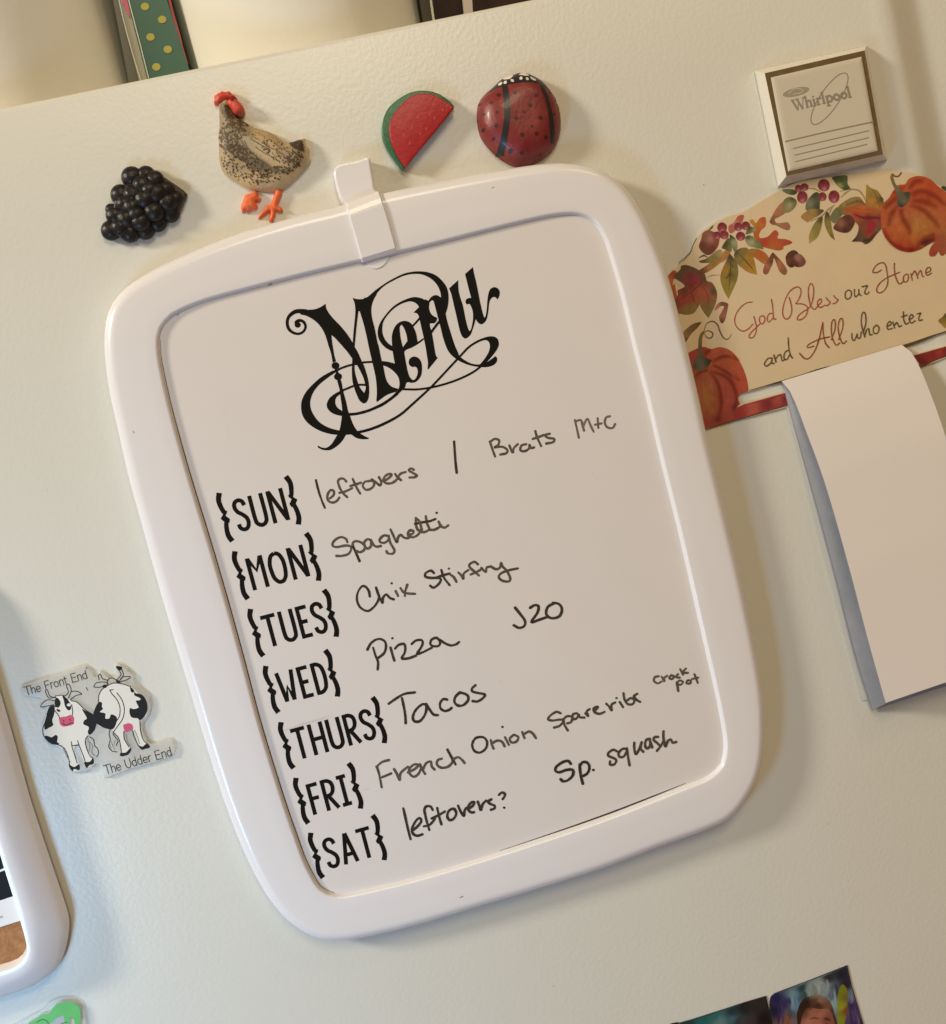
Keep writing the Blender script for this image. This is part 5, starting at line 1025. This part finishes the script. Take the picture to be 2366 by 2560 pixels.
for k in range(11):
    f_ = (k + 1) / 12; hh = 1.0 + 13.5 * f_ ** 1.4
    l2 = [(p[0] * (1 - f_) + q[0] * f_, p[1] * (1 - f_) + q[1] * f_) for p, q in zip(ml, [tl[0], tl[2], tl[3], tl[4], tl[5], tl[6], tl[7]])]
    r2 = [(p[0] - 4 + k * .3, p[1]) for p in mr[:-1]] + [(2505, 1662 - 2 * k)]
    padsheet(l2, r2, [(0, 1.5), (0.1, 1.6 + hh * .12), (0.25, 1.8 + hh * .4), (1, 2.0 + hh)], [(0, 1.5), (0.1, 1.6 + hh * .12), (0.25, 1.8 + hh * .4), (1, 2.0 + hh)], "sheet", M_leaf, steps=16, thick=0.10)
# ------------------------------------------------------------------ cow magnet
TK = Tile(30, 1640, 450)
cw = thing("cow_magnet", "flat cow magnet showing front and rear with joking captions, left of the board", "magnet", (240, 1800, 0))
M_cbase = mat("milky_soft_plastic", (0.72, 0.71, 0.655), 0.35, coat=0.1, alpha=0.5)
a = Acc(); slab(a, TK([(85, 320), (130, 290), (300, 235), (500, 180), (700, 110), (780, 115), (870, 225), (890, 165), (930, 165), (1000, 225), (1075, 215), (1055, 110), (1090, 85), (1150, 105), (1200, 160), (1250, 200), (1260, 270), (1310, 330), (1400, 400), (1430, 520), (1405, 620), (1350, 700), (1365, 800), (1430, 900), (1600, 860), (1660, 880), (1665, 1010), (1450, 1100), (1200, 1170), (1000, 1245), (935, 1235), (880, 1110), (800, 1175), (700, 1195), (620, 1200), (560, 1110), (520, 1000), (470, 940), (350, 880), (305, 760), (320, 640), (360, 540), (280, 520), (300, 440), (200, 420), (110, 400)]), 0.2, 1.9, bev=0.6, n=4)
a.build("plastic_base", M_cbase, cw)
M_cow = mat("cow_print", (1, 1, 1), 0.55, vcol=True, spec=0.15)
kh = [1.93]
def cp(name, polys, col):
    a = Acc(); kh[0] += .0015
    for p in polys: kh[0] += .0008; patch(a, TK(p), kh[0], col=col, n=4)
    a.build(name, M_cow, cw, sm=False, up='face')
def cl(name, lines, w, col=(.02, .02, .02)):
    a = Acc(); kh[0] += .0015
    for l in lines: kh[0] += .0008; ribbon(a, TK(l), w * TK.k, kh[0], col=col, n=5)
    a.build(name, M_cow, cw, sm=False, up='face')
W_ = (.78, .77, .72); B_ = (.018, .018, .018)
front = [(450, 410), (500, 400), (560, 415), (610, 460), (660, 470), (760, 560), (830, 600), (860, 690), (800, 810), (770, 830), (760, 920), (800, 1000), (835, 1080), (770, 1150), (740, 1080), (700, 960), (680, 900), (640, 940), (650, 1020), (690, 1120), (640, 1185), (590, 1120), (585, 1040), (540, 950), (480, 905), (370, 880), (330, 800), (318, 720), (350, 620), (400, 520), (440, 500)]
rear = [(990, 290), (1060, 275), (1150, 290), (1220, 310), (1300, 390), (1370, 460), (1390, 550), (1380, 610), (1330, 660), (1320, 740), (1340, 820), (1380, 890), (1415, 935), (1340, 960), (1300, 920), (1270, 820), (1240, 760), (1150, 770), (1160, 850), (1200, 930), (1220, 975), (1120, 1025), (1125, 960), (1100, 860), (1060, 790), (1010, 750), (900, 720), (840, 640), (850, 560), (890, 470), (900, 400), (940, 330)]
cp("cow_body", [front], W_); cp("cow_body", [rear], W_)
cp("black_patch", [[(390, 525), (440, 515), (435, 600), (415, 660), (425, 710), (385, 735), (340, 755), (335, 690), (360, 600)], [(340, 820), (380, 825), (410, 835), (450, 810), (472, 830), (465, 880), (490, 905), (400, 895), (355, 860)],
    [(720, 545), (770, 570), (830, 600), (880, 620), (870, 690), (850, 760), (800, 810), (780, 780), (790, 730), (735, 700), (745, 660), (770, 640), (745, 590)],
    [(890, 475), (925, 480), (925, 520), (935, 545), (905, 575), (960, 590), (960, 640), (1000, 640), (1020, 600), (1070, 620), (1080, 665), (1040, 750), (960, 740), (870, 690), (835, 620), (850, 550)],
    [(1215, 315), (1250, 345), (1270, 380), (1340, 400), (1385, 470), (1392, 550), (1370, 610), (1320, 660), (1290, 640), (1230, 630), (1208, 580), (1215, 535), (1250, 545), (1300, 530), (1290, 500), (1275, 460), (1310, 455), (1320, 435), (1260, 405), (1255, 375), (1225, 370)],
    [(450, 430), (475, 435), (500, 470), (495, 510), (470, 540), (500, 560), (480, 575), (450, 540), (440, 480)], [(520, 410), (560, 430), (590, 470), (610, 510), (600, 555), (570, 550), (545, 510), (535, 460)],
    [(585, 1110), (640, 1140), (690, 1110), (695, 1170), (640, 1160), (625, 1185), (595, 1150)], [(745, 1090), (800, 1085), (835, 1045), (840, 1105), (800, 1120), (770, 1150), (750, 1120)],
    [(1115, 995), (1170, 990), (1220, 940), (1222, 975), (1190, 1015), (1120, 1030)], [(1290, 910), (1340, 930), (1385, 900), (1420, 935), (1370, 955), (1330, 960)],
    [(1070, 105), (1130, 110), (1125, 140), (1100, 150), (1075, 125)], [(1075, 240), (1115, 270), (1095, 285), (1070, 262)], [(925, 310), (960, 292), (980, 310), (955, 330)]], B_)
cp("cow_eye", [[(565, 500), (585, 485), (605, 495), (600, 515), (575, 515)], [(440, 530), (460, 525), (475, 535), (460, 548), (445, 543)]], W_)
cp("pink_muzzle", [[(485, 640), (520, 625), (560, 620), (600, 605), (635, 625), (640, 670), (625, 705), (570, 720), (525, 725), (495, 700), (488, 670)]], (.60, .11, .20))
cp("pink_udder", [[(1145, 710), (1175, 695), (1210, 690), (1240, 710), (1245, 750), (1225, 770), (1205, 765), (1190, 780), (1165, 775), (1150, 750)]], (.60, .11, .20))
cl("outline_print", [[(450, 420), (380, 430), (345, 360), (365, 350), (390, 410), (450, 430)], [(440, 460), (370, 450), (320, 480), (297, 520), (360, 515), (430, 500)], [(450, 410), (510, 402), (545, 412)], [(545, 412), (580, 370), (560, 300), (590, 295), (610, 350), (590, 410), (575, 440)], [(610, 365), (670, 362), (718, 392), (660, 405), (600, 450)],
    [(610, 460), (670, 475), (750, 550), (830, 600)], [(335, 690), (318, 760), (335, 830), (400, 895), (480, 912), (540, 950), (580, 1040), (592, 1110)], [(360, 600), (390, 525), (440, 510)], [(440, 560), (480, 610), (492, 640)], [(615, 500), (625, 570), (620, 610)], [(520, 690), (560, 710), (600, 690), (635, 690)], [(525, 660), (535, 672)], [(595, 650), (605, 662)],
    [(610, 880), (620, 940), (640, 1000), (670, 1100)], [(620, 920), (690, 915)], [(675, 870), (700, 940), (740, 1040), (755, 1095)], [(785, 815), (755, 860), (765, 940), (800, 1020), (830, 1050)], [(800, 830), (840, 860), (850, 920), (880, 950), (890, 1000), (870, 1035)],
    [(890, 470), (895, 400), (930, 340), (990, 300), (1050, 278), (1140, 288), (1220, 315)], [(1005, 350), (1030, 390), (1080, 450), (1110, 530), (1100, 630), (1030, 720), (1000, 790), (1010, 860), (995, 930), (1030, 975), (1080, 985)], [(1080, 380), (1130, 450), (1155, 540), (1140, 640), (1080, 730), (1040, 790), (1060, 830), (1090, 870), (1070, 920)],
    [(1315, 660), (1320, 760), (1350, 860), (1400, 910)], [(1240, 770), (1260, 840), (1300, 920)], [(1150, 775), (1155, 850), (1200, 930)], [(1050, 790), (1100, 850), (1120, 950), (1125, 990)], [(870, 690), (940, 730), (1010, 750)],
    [(840, 315), (870, 275), (960, 268), (985, 300), (900, 320), (845, 320)], [(895, 245), (890, 200), (910, 190), (930, 230), (980, 250)], [(980, 290), (990, 240), (1030, 225), (1080, 250)], [(1080, 240), (1120, 195), (1105, 150)], [(1120, 240), (1145, 190), (1125, 130)], [(1100, 260), (1140, 215), (1218, 215), (1180, 245), (1110, 265)], [(765, 325), (780, 352)], [(760, 122), (772, 126)], [(1010, 350), (1040, 345)]], 9)
cl("outline_print", [[(530, 950), (560, 1020), (600, 1090)], [(1175, 800), (1180, 860), (1215, 930)], [(1260, 760), (1290, 830), (1310, 900)], [(800, 880), (830, 930), (820, 990), (850, 1020)], [(1020, 880), (1040, 930), (1060, 960)], [(1000, 900), (1020, 950)], [(780, 850), (800, 920), (790, 980)], [(1060, 860), (1050, 910)]], 7, (.22, .21, .19))
# captions in a plain sans alphabet
AL = {'T': (62, [[(2, 0), (60, 0)], [(31, 0), (31, 84)]]), 'h': (50, [[(8, 0), (8, 84)], [(8, 45), (22, 30), (40, 36), (42, 84)]]), 'e': (52, [[(8, 56), (44, 54), (40, 34), (24, 28), (8, 42), (8, 66), (22, 84), (42, 74)]]),
      ' ': (38, []), 'F': (56, [[(8, 0), (8, 84)], [(8, 0), (52, 0)], [(8, 40), (44, 40)]]), 'r': (34, [[(8, 28), (8, 84)], [(8, 44), (16, 30), (30, 29)]]), 'o': (54, [[(26, 28), (8, 42), (8, 68), (26, 84), (44, 68), (44, 42), (26, 28)]]),
      'n': (52, [[(8, 28), (8, 84)], [(8, 44), (24, 28), (42, 36), (43, 84)]]), 't': (34, [[(14, 8), (14, 74), (28, 84)], [(2, 28), (28, 28)]]), 'E': (60, [[(8, 0), (8, 84)], [(8, 0), (54, 0)], [(8, 40), (48, 40)], [(8, 84), (56, 84)]]),
      'd': (54, [[(44, 0), (44, 84)], [(44, 42), (26, 28), (8, 42), (8, 68), (26, 84), (44, 68)]]), 'U': (66, [[(8, 0), (8, 60), (32, 86), (56, 60), (56, 0)]])}
def caption(txt, x, y, ang, k, w, shear=-0.25, skip=()):
    a = Acc(); c, s = math.cos(ang), math.sin(ang); cx = 0; kh[0] += .0015
    for ch in txt:
        wd, sts = AL[ch]
        for st in sts:
            kh[0] += .0006
            ribbon(a, TK([(x + ((cx + p[0]) * c - p[1] * s) * k, y + ((cx + p[0]) * s + p[1] * c) * k) for p in st]), w * TK.k, kh[0], col=(.05, .05, .045), n=4)
        cx += wd
    a.build("caption_print", M_cow, cw, sm=False, up='face')
caption("The Front End", 118, 322, -0.272, 1.05, 9)
caption("The Udder End", 936, 1128, -0.275, 1.08, 9)

# ------------------------------------------------------------------ left cork board
HL = 18.0
cb = thing("cork_board", "white framed cork board cut off by the left picture edge, black card pinned on it", "cork board", (20, 2250, 0))
outl = [(-160, 1400), (-40, 1650), (0, 1765), (45, 1925), (66, 2000), (95, 2090), (126, 2182), (157, 2274), (167, 2316), (161, 2372), (143, 2423), (112, 2456), (70, 2479), (0, 2502), (-200, 2560), (-600, 2680), (-760, 2500), (-1000, 1500), (-800, 1250)]
innl = [(-235, 1500), (-120, 1700), (-60, 1920), (0, 2131), (11, 2168), (34, 2241), (52, 2300), (66, 2344), (67, 2365), (58, 2385), (38, 2400), (0, 2412), (-200, 2475), (-560, 2585), (-680, 2450), (-880, 1560), (-750, 1350)]
O2 = resample(px(smooth(outl, 4), 10), 200); I2 = align(O2, resample(px(smooth(innl, 4), HL - 5), 200))
a = Acc()
rings = [(inset(O2, 1.2), 3.0), (O2, 4.0)]
Am = inset(O2, 0.0); 
for t in np.linspace(0.08, 1, 12):
    u = t; hgt = 4.0 + (HL - 4.0) * math.sin(math.pi * min(u * 0.62 + 0.06, 1) * 0.86) ** 0.8
    rings.append((Am * (1 - u) + inset(I2, -0.2) * u, hgt if u < 0.99 else HL - 4.2))
rings.append((I2, HL - 5.5)); quadstrip(a, rings); a.build("frame", M_frame, cb)
a = Acc(); v, f = fill(resample(inset(I2, -1), 120)); a.add(v, HL - 5.2, f)
M_cork = mat("cork", (0.42, 0.20, 0.075), 0.85, var=0.8, vscale=260, var_to=(0.24, 0.095, 0.03), bump=0.0006, bscale=600)
a.build("cork_sheet", M_cork, cb)
hc = HL - 4.9
card = thing("calendar_card", "white-edged black card pinned on the cork board at the left picture edge", "card", (0, 2200, hc))
a = Acc(); slab(a, [(-300, 1990, 1), (-60, 1925, 1), (2, 2137, 1), (53.5, 2301, 1), (0, 2318, 1), (-300, 2405, 1)], hc - .2, hc + 0.15, bev=0.0, n=1); a.build("card_sheet", mat("white_card", (0.78, 0.76, 0.74), 0.6), card, sm=False)
M_bk = mat("black_card_print", (0.010, 0.009, 0.011), 0.6, spec=0.15)
for q in ([(-300, 2060, 1), (-40, 1990, 1), (0, 2133, 1), (11, 2169, 1), (0, 2175, 1), (-300, 2262, 1)], [(-300, 2272, 1), (0, 2180, 1), (12.5, 2175.5, 1), (33, 2240.5, 1), (0, 2251.5, 1), (-300, 2340, 1)]):
    a = Acc(); patch(a, q, hc + .2, n=1); a.build("black_panel", M_bk, card, sm=False, up='face')
a = Acc()
for l in ([(1, 2291.5), (1.8, 2296)], [(1.2, 2293), (3.2, 2290.6), (4.3, 2295)], [(4, 2292.4), (6.6, 2289.9), (8, 2294)]): ribbon(a, l, 1.1, hc + .22)
a.build("small_lettering", mat("grey_small_print", (0.25, 0.24, 0.23), 0.6), card, sm=False, up='face')

# ------------------------------------------------------------------ green magnet, lower left
TGr = Tile(0, 2000, 500, 1786)
gm = thing("green_magnet", "clear magnet with bright green curly print at the bottom left corner", "magnet", (150, 2540, 0))
a = Acc(); slab(a, TGr([(-400, 2300), (-200, 2150), (0, 2080), (130, 2010), (250, 1940), (370, 1880), (440, 1810), (520, 1775), (620, 1768), (700, 1795), (750, 1860), (768, 1960), (780, 2100), (760, 2400), (300, 2600), (-200, 2600)]), 0.2, 2.2, bev=0.5)
a.build("clear_plastic", mat("clear_plastic", (0.55, 0.60, 0.57), 0.15, spec=0.3, alpha=0.25), gm)
M_gn = mat("green_print", (0.10, 0.46, 0.085), 0.4, var=0.5, vscale=90, var_to=(0.16, 0.55, 0.15))
a = Acc()
patch(a, TGr([(240, 2010), (320, 1960), (380, 1915), (440, 1905), (470, 1860), (520, 1820), (600, 1803), (670, 1818), (712, 1860), (722, 1930), (718, 2020), (700, 2100), (672, 2030), (660, 1960), (620, 1935), (560, 1925), (500, 1950), (450, 2000), (400, 2030), (300, 2060), (200, 2100)]), 2.25)
a.build("green_curl", M_gn, gm, sm=False, up='face')
a = Acc(); patch(a, TGr([(572, 1930), (625, 1940), (618, 2010), (600, 2080), (572, 2060), (582, 1990)]), 2.27); a.build("green_curl", M_gn, gm, sm=False, up='face')
a = Acc(); ribbon(a, TGr([(330, 1985), (380, 1960), (420, 1975), (440, 2010)]), 8 * TGr.k, 2.3); ribbon(a, TGr([(600, 1985), (560, 1995), (540, 2010)]), 8 * TGr.k, 2.3)
a.build("curl_outline", mat("dark_green_print", (0.03, 0.13, 0.03), 0.5), gm, sm=False, up='face')

# ------------------------------------------------------------------ photo prints, bottom right
TF = Tile(1650, 2380, 600)
M_ph = mat("glossy_photo", (1, 1, 1), 0.4, vcol=True, var=0.45, vscale=110, var_to=(0.4, 0.42, 0.45), coat=0.1, spec=0.2)
M_pe = mat("photo_edge", (0.02, 0.018, 0.018), 0.5)
def photo(label, pts, ctrl, at_, bev=0.05):
    t = thing("photo_print", label, "photograph", (*at_, 0), "photo prints along the bottom edge")
    a = Acc(); slab(a, TF(pts), 0.1, 0.6, bev=0.0, n=4); a.build("paper", M_pe, t, sm=False)
    a = Acc(); q = TF(pts); cx, cy = np.mean([p[0] for p in q]), np.mean([p[1] for p in q])
    q = [((p[0] - cx) * .992 + cx, (p[1] - cy) * .992 + cy) + tuple(p[2:]) for p in q]
    patch(a, q, 0.64, step=1.3, n=4, ctrl=[(*TF.pt(c[0], c[1]), c[2]) for c in ctrl], pw=3.5); a.build("picture", M_ph, t, sm=False, up='face')
    return t
photo("black photo corner, leftmost of the three prints at the bottom edge", [(-300, 690, 1), (100, 550, 1), (143, 543, 1), (260, 900, 1), (-200, 1050, 1)], [(100, 600, (.01, .01, .01)), (0, 700, (.02, .02, .02))], (1690, 2558))
photo("dark teal photo print, middle of the three at the bottom edge", [(150, 548, 1), (250, 520, 1), (500, 440, 1), (650, 390, 1), (820, 340, 1), (870, 560, 1), (960, 900, 1), (280, 1050, 1)],
      [(200, 560, (.02, .05, .05)), (330, 520, (.02, .14, .14)), (420, 480, (.03, .17, .17)), (470, 540, (.12, .22, .24)), (560, 460, (.02, .05, .06)), (650, 430, (.02, .02, .02)), (760, 400, (.03, .025, .025)), (800, 520, (.015, .01, .012)), (700, 540, (.05, .035, .04)), (600, 540, (.04, .05, .05)), (560, 520, (.06, .14, .17))], (1850, 2530))
ph = photo("photo print of a short-haired child before streaky blue paint, rightmost of the three", [(847, 400), (855, 350), (885, 320, 1), (1150, 220, 1), (1445, 104, 1), (1480, 260, 1), (1570, 560, 1), (1680, 950, 1), (980, 1120, 1), (875, 600, 1), (852, 480)],
      [(900, 360, (.02, .02, .09)), (900, 450, (.015, .012, .04)), (960, 400, (.04, .03, .12)), (1000, 380, (.03, .03, .10)), (1030, 340, (.20, .34, .42)), (1040, 420, (.16, .30, .45)), (1010, 480, (.10, .10, .12)), (980, 520, (.25, .10, .06)), (1100, 350, (.06, .12, .12)), (1100, 280, (.02, .06, .07)), (1150, 290, (.28, .36, .36)), (1230, 260, (.38, .44, .44)), (1280, 290, (.30, .38, .42)), (1200, 320, (.25, .34, .30)), (1330, 300, (.08, .10, .14)), (1340, 400, (.30, .45, .48)), (1360, 330, (.03, .05, .09)), (1300, 200, (.03, .03, .05)), (1400, 170, (.02, .02, .04)), (1440, 250, (.03, .02, .04)), (1480, 330, (.16, .20, .28)), (1480, 420, (.05, .03, .12)), (1500, 500, (.09, .05, .16)), (1540, 560, (.04, .02, .08)), (1440, 450, (.15, .09, .10))], (2050, 2500))
def phl(name, pts, h_, ctrl):
    a = Acc(); patch(a, TF(pts), h_, n=4, step=1.0, ctrl=[(*TF.pt(c[0], c[1]), c[2]) for c in ctrl], pw=3); a.build(name, M_ph, ph, sm=False, up='face')
for i_, (x, y0, y1, w, c_) in enumerate([(905, 370, 560, 26, (.03, .02, .10)), (935, 400, 560, 20, (.07, .05, .18)), (985, 380, 520, 22, (.10, .08, .13)), (1012, 320, 440, 30, (.26, .38, .44)), (1045, 330, 470, 28, (.14, .30, .48)), (1075, 350, 430, 20, (.10, .16, .34)), (1110, 300, 380, 22, (.02, .09, .09)),
        (1140, 270, 360, 30, (.30, .38, .36)), (1180, 250, 340, 30, (.24, .30, .28)), (1215, 235, 330, 34, (.42, .47, .46)), (1250, 245, 320, 26, (.30, .36, .40)), (1285, 210, 320, 28, (.34, .40, .42)), (1310, 260, 380, 24, (.16, .22, .30)), (1340, 280, 470, 26, (.30, .44, .46)), (1352, 240, 330, 16, (.03, .05, .10)), (1470, 310, 400, 22, (.22, .25, .34)), (1495, 400, 520, 20, (.10, .06, .20)), (1460, 430, 560, 18, (.06, .03, .12)), (1520, 480, 600, 20, (.16, .12, .26)), (970, 470, 560, 24, (.26, .11, .06))]):
    a = Acc(); softline(a, TF([(x, y0), (x + 12, (y0 + y1) / 2), (x + 8 + 6 * (i_ % 3), y1)]), w * TF.k * 1.5, 0.65 + i_ * .0008, c_, 0.9); a.build("paint_streak", M_soft, ph, sm=False, up='face')
phl("paint_streak", [(1370, 330), (1395, 260), (1420, 255), (1445, 300), (1447, 370), (1440, 460), (1420, 560), (1400, 640), (1372, 600), (1368, 450)], 0.67, [(1400, 300, (.22, .24, .02)), (1400, 420, (.32, .36, .02)), (1385, 520, (.24, .28, .02)), (1435, 450, (.25, .06, .02)), (1440, 350, (.20, .16, .03))])
phl("person_hair", [(1060, 560), (1055, 480), (1075, 410), (1110, 360), (1170, 340), (1240, 340), (1300, 370), (1330, 420), (1345, 480), (1365, 560), (1365, 650), (1060, 650)], 0.70, [(1080, 500, (.045, .02, .01)), (1120, 400, (.035, .016, .01)), (1190, 350, (.10, .05, .03)), (1240, 370, (.30, .17, .12)), (1220, 410, (.07, .03, .015)), (1300, 420, (.20, .09, .05)), (1340, 520, (.06, .025, .015)), (1320, 450, (.12, .05, .03))])
phl("person_face", [(1075, 640), (1090, 520), (1120, 450), (1160, 430), (1230, 440), (1300, 440), (1335, 500), (1350, 580), (1340, 700), (1080, 700)], 0.73, [(1110, 480, (.20, .07, .04)), (1180, 470, (.38, .14, .09)), (1150, 540, (.48, .19, .13)), (1240, 480, (.42, .16, .10)), (1280, 520, (.25, .08, .06)), (1310, 540, (.28, .09, .06)), (1210, 550, (.44, .17, .11))])

for l_, w_, c_, s_ in (([(1150, 352), (1220, 345), (1290, 372)], 34, (.34, .20, .14), .7), ([(1085, 470), (1110, 410), (1150, 375)], 26, (.03, .015, .008), .8), ([(1265, 512), (1290, 516), (1318, 530)], 22, (.10, .03, .02), .9), ([(1150, 520), (1190, 508), (1225, 515)], 16, (.16, .05, .03), .7), ([(1275, 550), (1300, 556)], 14, (.03, .015, .01), .9), ([(1110, 470), (1135, 445), (1180, 432)], 22, (.14, .06, .04), .7)):
    a = Acc(); softline(a, TF(l_), w_ * TF.k * 1.4, 0.76, c_, s_); a.build("portrait_shading", M_soft, ph, sm=False, up='face')

# ------------------------------------------------------------------ things standing on top of the fridge
def cylz(acc, xc, yc, r, z0, z1, seg=64, bulge=None):
    V = []; zs = np.linspace(z0, z1, 14)
    for z in zs:
        for j in range(seg):
            t = 2 * math.pi * j / seg
            rr_ = r + (bulge(t, z) if bulge else 0)
            V.append(((xc + rr_ * math.cos(t)) / 1000, (yc + rr_ * math.sin(t)) / 1000, z / 1000))
    F = [(k * seg + j, k * seg + (j + 1) % seg, (k + 1) * seg + (j + 1) % seg, (k + 1) * seg + j) for k in range(len(zs) - 1) for j in range(seg)]
    F.append(tuple(range(len(V) - seg, len(V)))); F.append(tuple(range(seg))[::-1])
    acc.add3(V, F)
M_roll = mat("paper_towel", (0.72, 0.70, 0.62), 0.85, bump=0.00015, bscale=160, spec=0.1)
def atback(pts, depth): return px(pts, -depth)
yb = 30.0
xl = atback([(425, 0), (1048, 0)], 75); r1 = (xl[1, 0] - xl[0, 0]) / 2
rl = thing("paper_towel_roll", "large white paper roll standing on the fridge between the dotted strip and the dark case", "paper roll", (740, 60, 0), "white paper rolls on top of the fridge"); rl.location.y = .075
a = Acc(); cylz(a, xl.mean(0)[0], 84, r1 * 1.0, ZT - 3, ZT + 230, bulge=lambda t, z: 0.6 * math.sin(5 * t + z * 0.03)); a.build("rolled_paper", M_roll, rl)
xr_ = atback([(290, 40)], 75)[0, 0]
rl2 = thing("paper_towel_roll", "creamy paper roll at the top left corner, left of the dotted strip", "paper roll", (120, 60, 0), "white paper rolls on top of the fridge"); rl2.location.y = .075
a = Acc(); cylz(a, xr_ - 66, 86, 66, ZT - 3, ZT + 230, bulge=lambda t, z: 1.0 * math.sin(3 * t + 1.0) + 0.8 * math.sin(7 * t + z * 0.02)); a.build("rolled_paper", M_roll, rl2)
# clear-sleeved green dotted packet
gp = thing("gift_packet", "green yellow-dotted packet in a clear sleeve standing between two white paper rolls", "packet", (390, 90, 0)); gp.location.y = .06
DP = 52
def bslab(name, pts, m, d0, d1, parent):
    a = Acc(); slab(a, [tuple(p) + (1,) for p in pts], -d1, -d0, bev=0.0, n=1, href=-d0); return a.build(name, m, parent, sm=False)
def ext(p, q, y=-260):       # carry a side line on upward past the frame
    t = (y - q[1]) / (p[1] - q[1]); return (q[0] + (p[0] - q[0]) * t, y)
TT = Tile(0, 0, 600)
e1 = ext((318, 0), (374, 200)); e2 = ext((418, 0), (472, 172)); 
bslab("green_packet", [e1, e2, (418, 0), (482, 200), (374, 220), (318, 0)], mat("green_wrap", (0.010, 0.085, 0.055), 0.4, var=0.3, vscale=60), DP, DP + 30, gp)
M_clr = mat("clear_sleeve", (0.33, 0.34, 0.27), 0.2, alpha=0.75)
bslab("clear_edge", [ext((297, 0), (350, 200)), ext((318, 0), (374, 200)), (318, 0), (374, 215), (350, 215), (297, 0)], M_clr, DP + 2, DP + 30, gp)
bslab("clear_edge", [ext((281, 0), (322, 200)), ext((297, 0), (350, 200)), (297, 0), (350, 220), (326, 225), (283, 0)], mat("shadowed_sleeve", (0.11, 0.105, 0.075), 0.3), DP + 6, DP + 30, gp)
M_gl = mat("sleeve_seam", (0.62, 0.64, 0.55), 0.15)
a = Acc(); ribbon(a, [(289, -60), (300, 10), (325, 110), (352, 200)], 2.6, -(DP - .4)); ribbon(a, [(300, -80), (322, 0), (348, 100), (372, 195)], 2.2, -(DP - .4)); a.build("sleeve_seam", M_gl, gp, sm=False, up='face')
a = Acc(); patch(a, [(304, -40, 1), (316, -40, 1), (318, 0, 1), (326, 35, 1), (322, 40, 1), (304, 0, 1)], -(DP - .2), n=1); a.build("pink_label", mat("pink_print", (0.55, 0.10, 0.18), 0.5), gp, sm=False, up='face')
a = Acc(); ribbon(a, [(400, -100), (424, 0), (440, 60), (455, 110), (470, 160)], [6, 6, 5, 3, 2], -(DP - .2)); a.build("red_edge", mat("red_edge_print", (0.30, 0.03, 0.03), 0.5), gp, sm=False, up='face')
for x, y in [(1118, 50), (1250, 150), (1160, 285), (1293, 380), (1205, 515), (1070, -60), (1210, -90)]:
    a = Acc(); ribbon(a, TT([(x, y)]), 62 * TT.k, -(DP - .3)); a.build("yellow_dot", mat("yellow_dot_print", (0.36, 0.33, 0.05), 0.5) if (x, y) == (1118, 50) else bpy.data.materials["yellow_dot_print"], gp, sm=False, up='face')
# dark clear-edged case at the top right
dc = thing("dark_case", "dark brown case with clear plastic edges at the top, right of the large paper roll", "case", (1170, 20, 0)); dc.location.y = .06
bslab("dark_panel", [(1040, -250), (1700, -300), (1700, -40), (1320, 20), (1060, 70), (1048, 0)], mat("dark_brown_plastic", (0.010, 0.005, 0.004), 0.5, var=0.7, vscale=25, var_to=(0.05, 0.022, 0.012), spec=0.15), DP, DP + 40, dc)
bslab("grey_side", [(1030, -140), (1060, -140), (1083, 0), (1088, 62), (1060, 66), (1050, 0)], mat("smoked_plastic", (0.07, 0.06, 0.045), 0.5, spec=0.2), DP - 3, DP - .5, dc)
bslab("clear_edge", [(1055, -120), (1060, -120), (1080, 0), (1089, 60), (1083, 60), (1075, 0)], M_gl, DP - 5, DP - 3.2, dc)
bslab("clear_edge", [(1145, -130), (1165, -130), (1181, 0), (1184, 60), (1163, 60), (1157, 0)], mat("frosted_edge", (0.42, 0.36, 0.32), 0.3), DP - 5, DP - 3.2, dc)
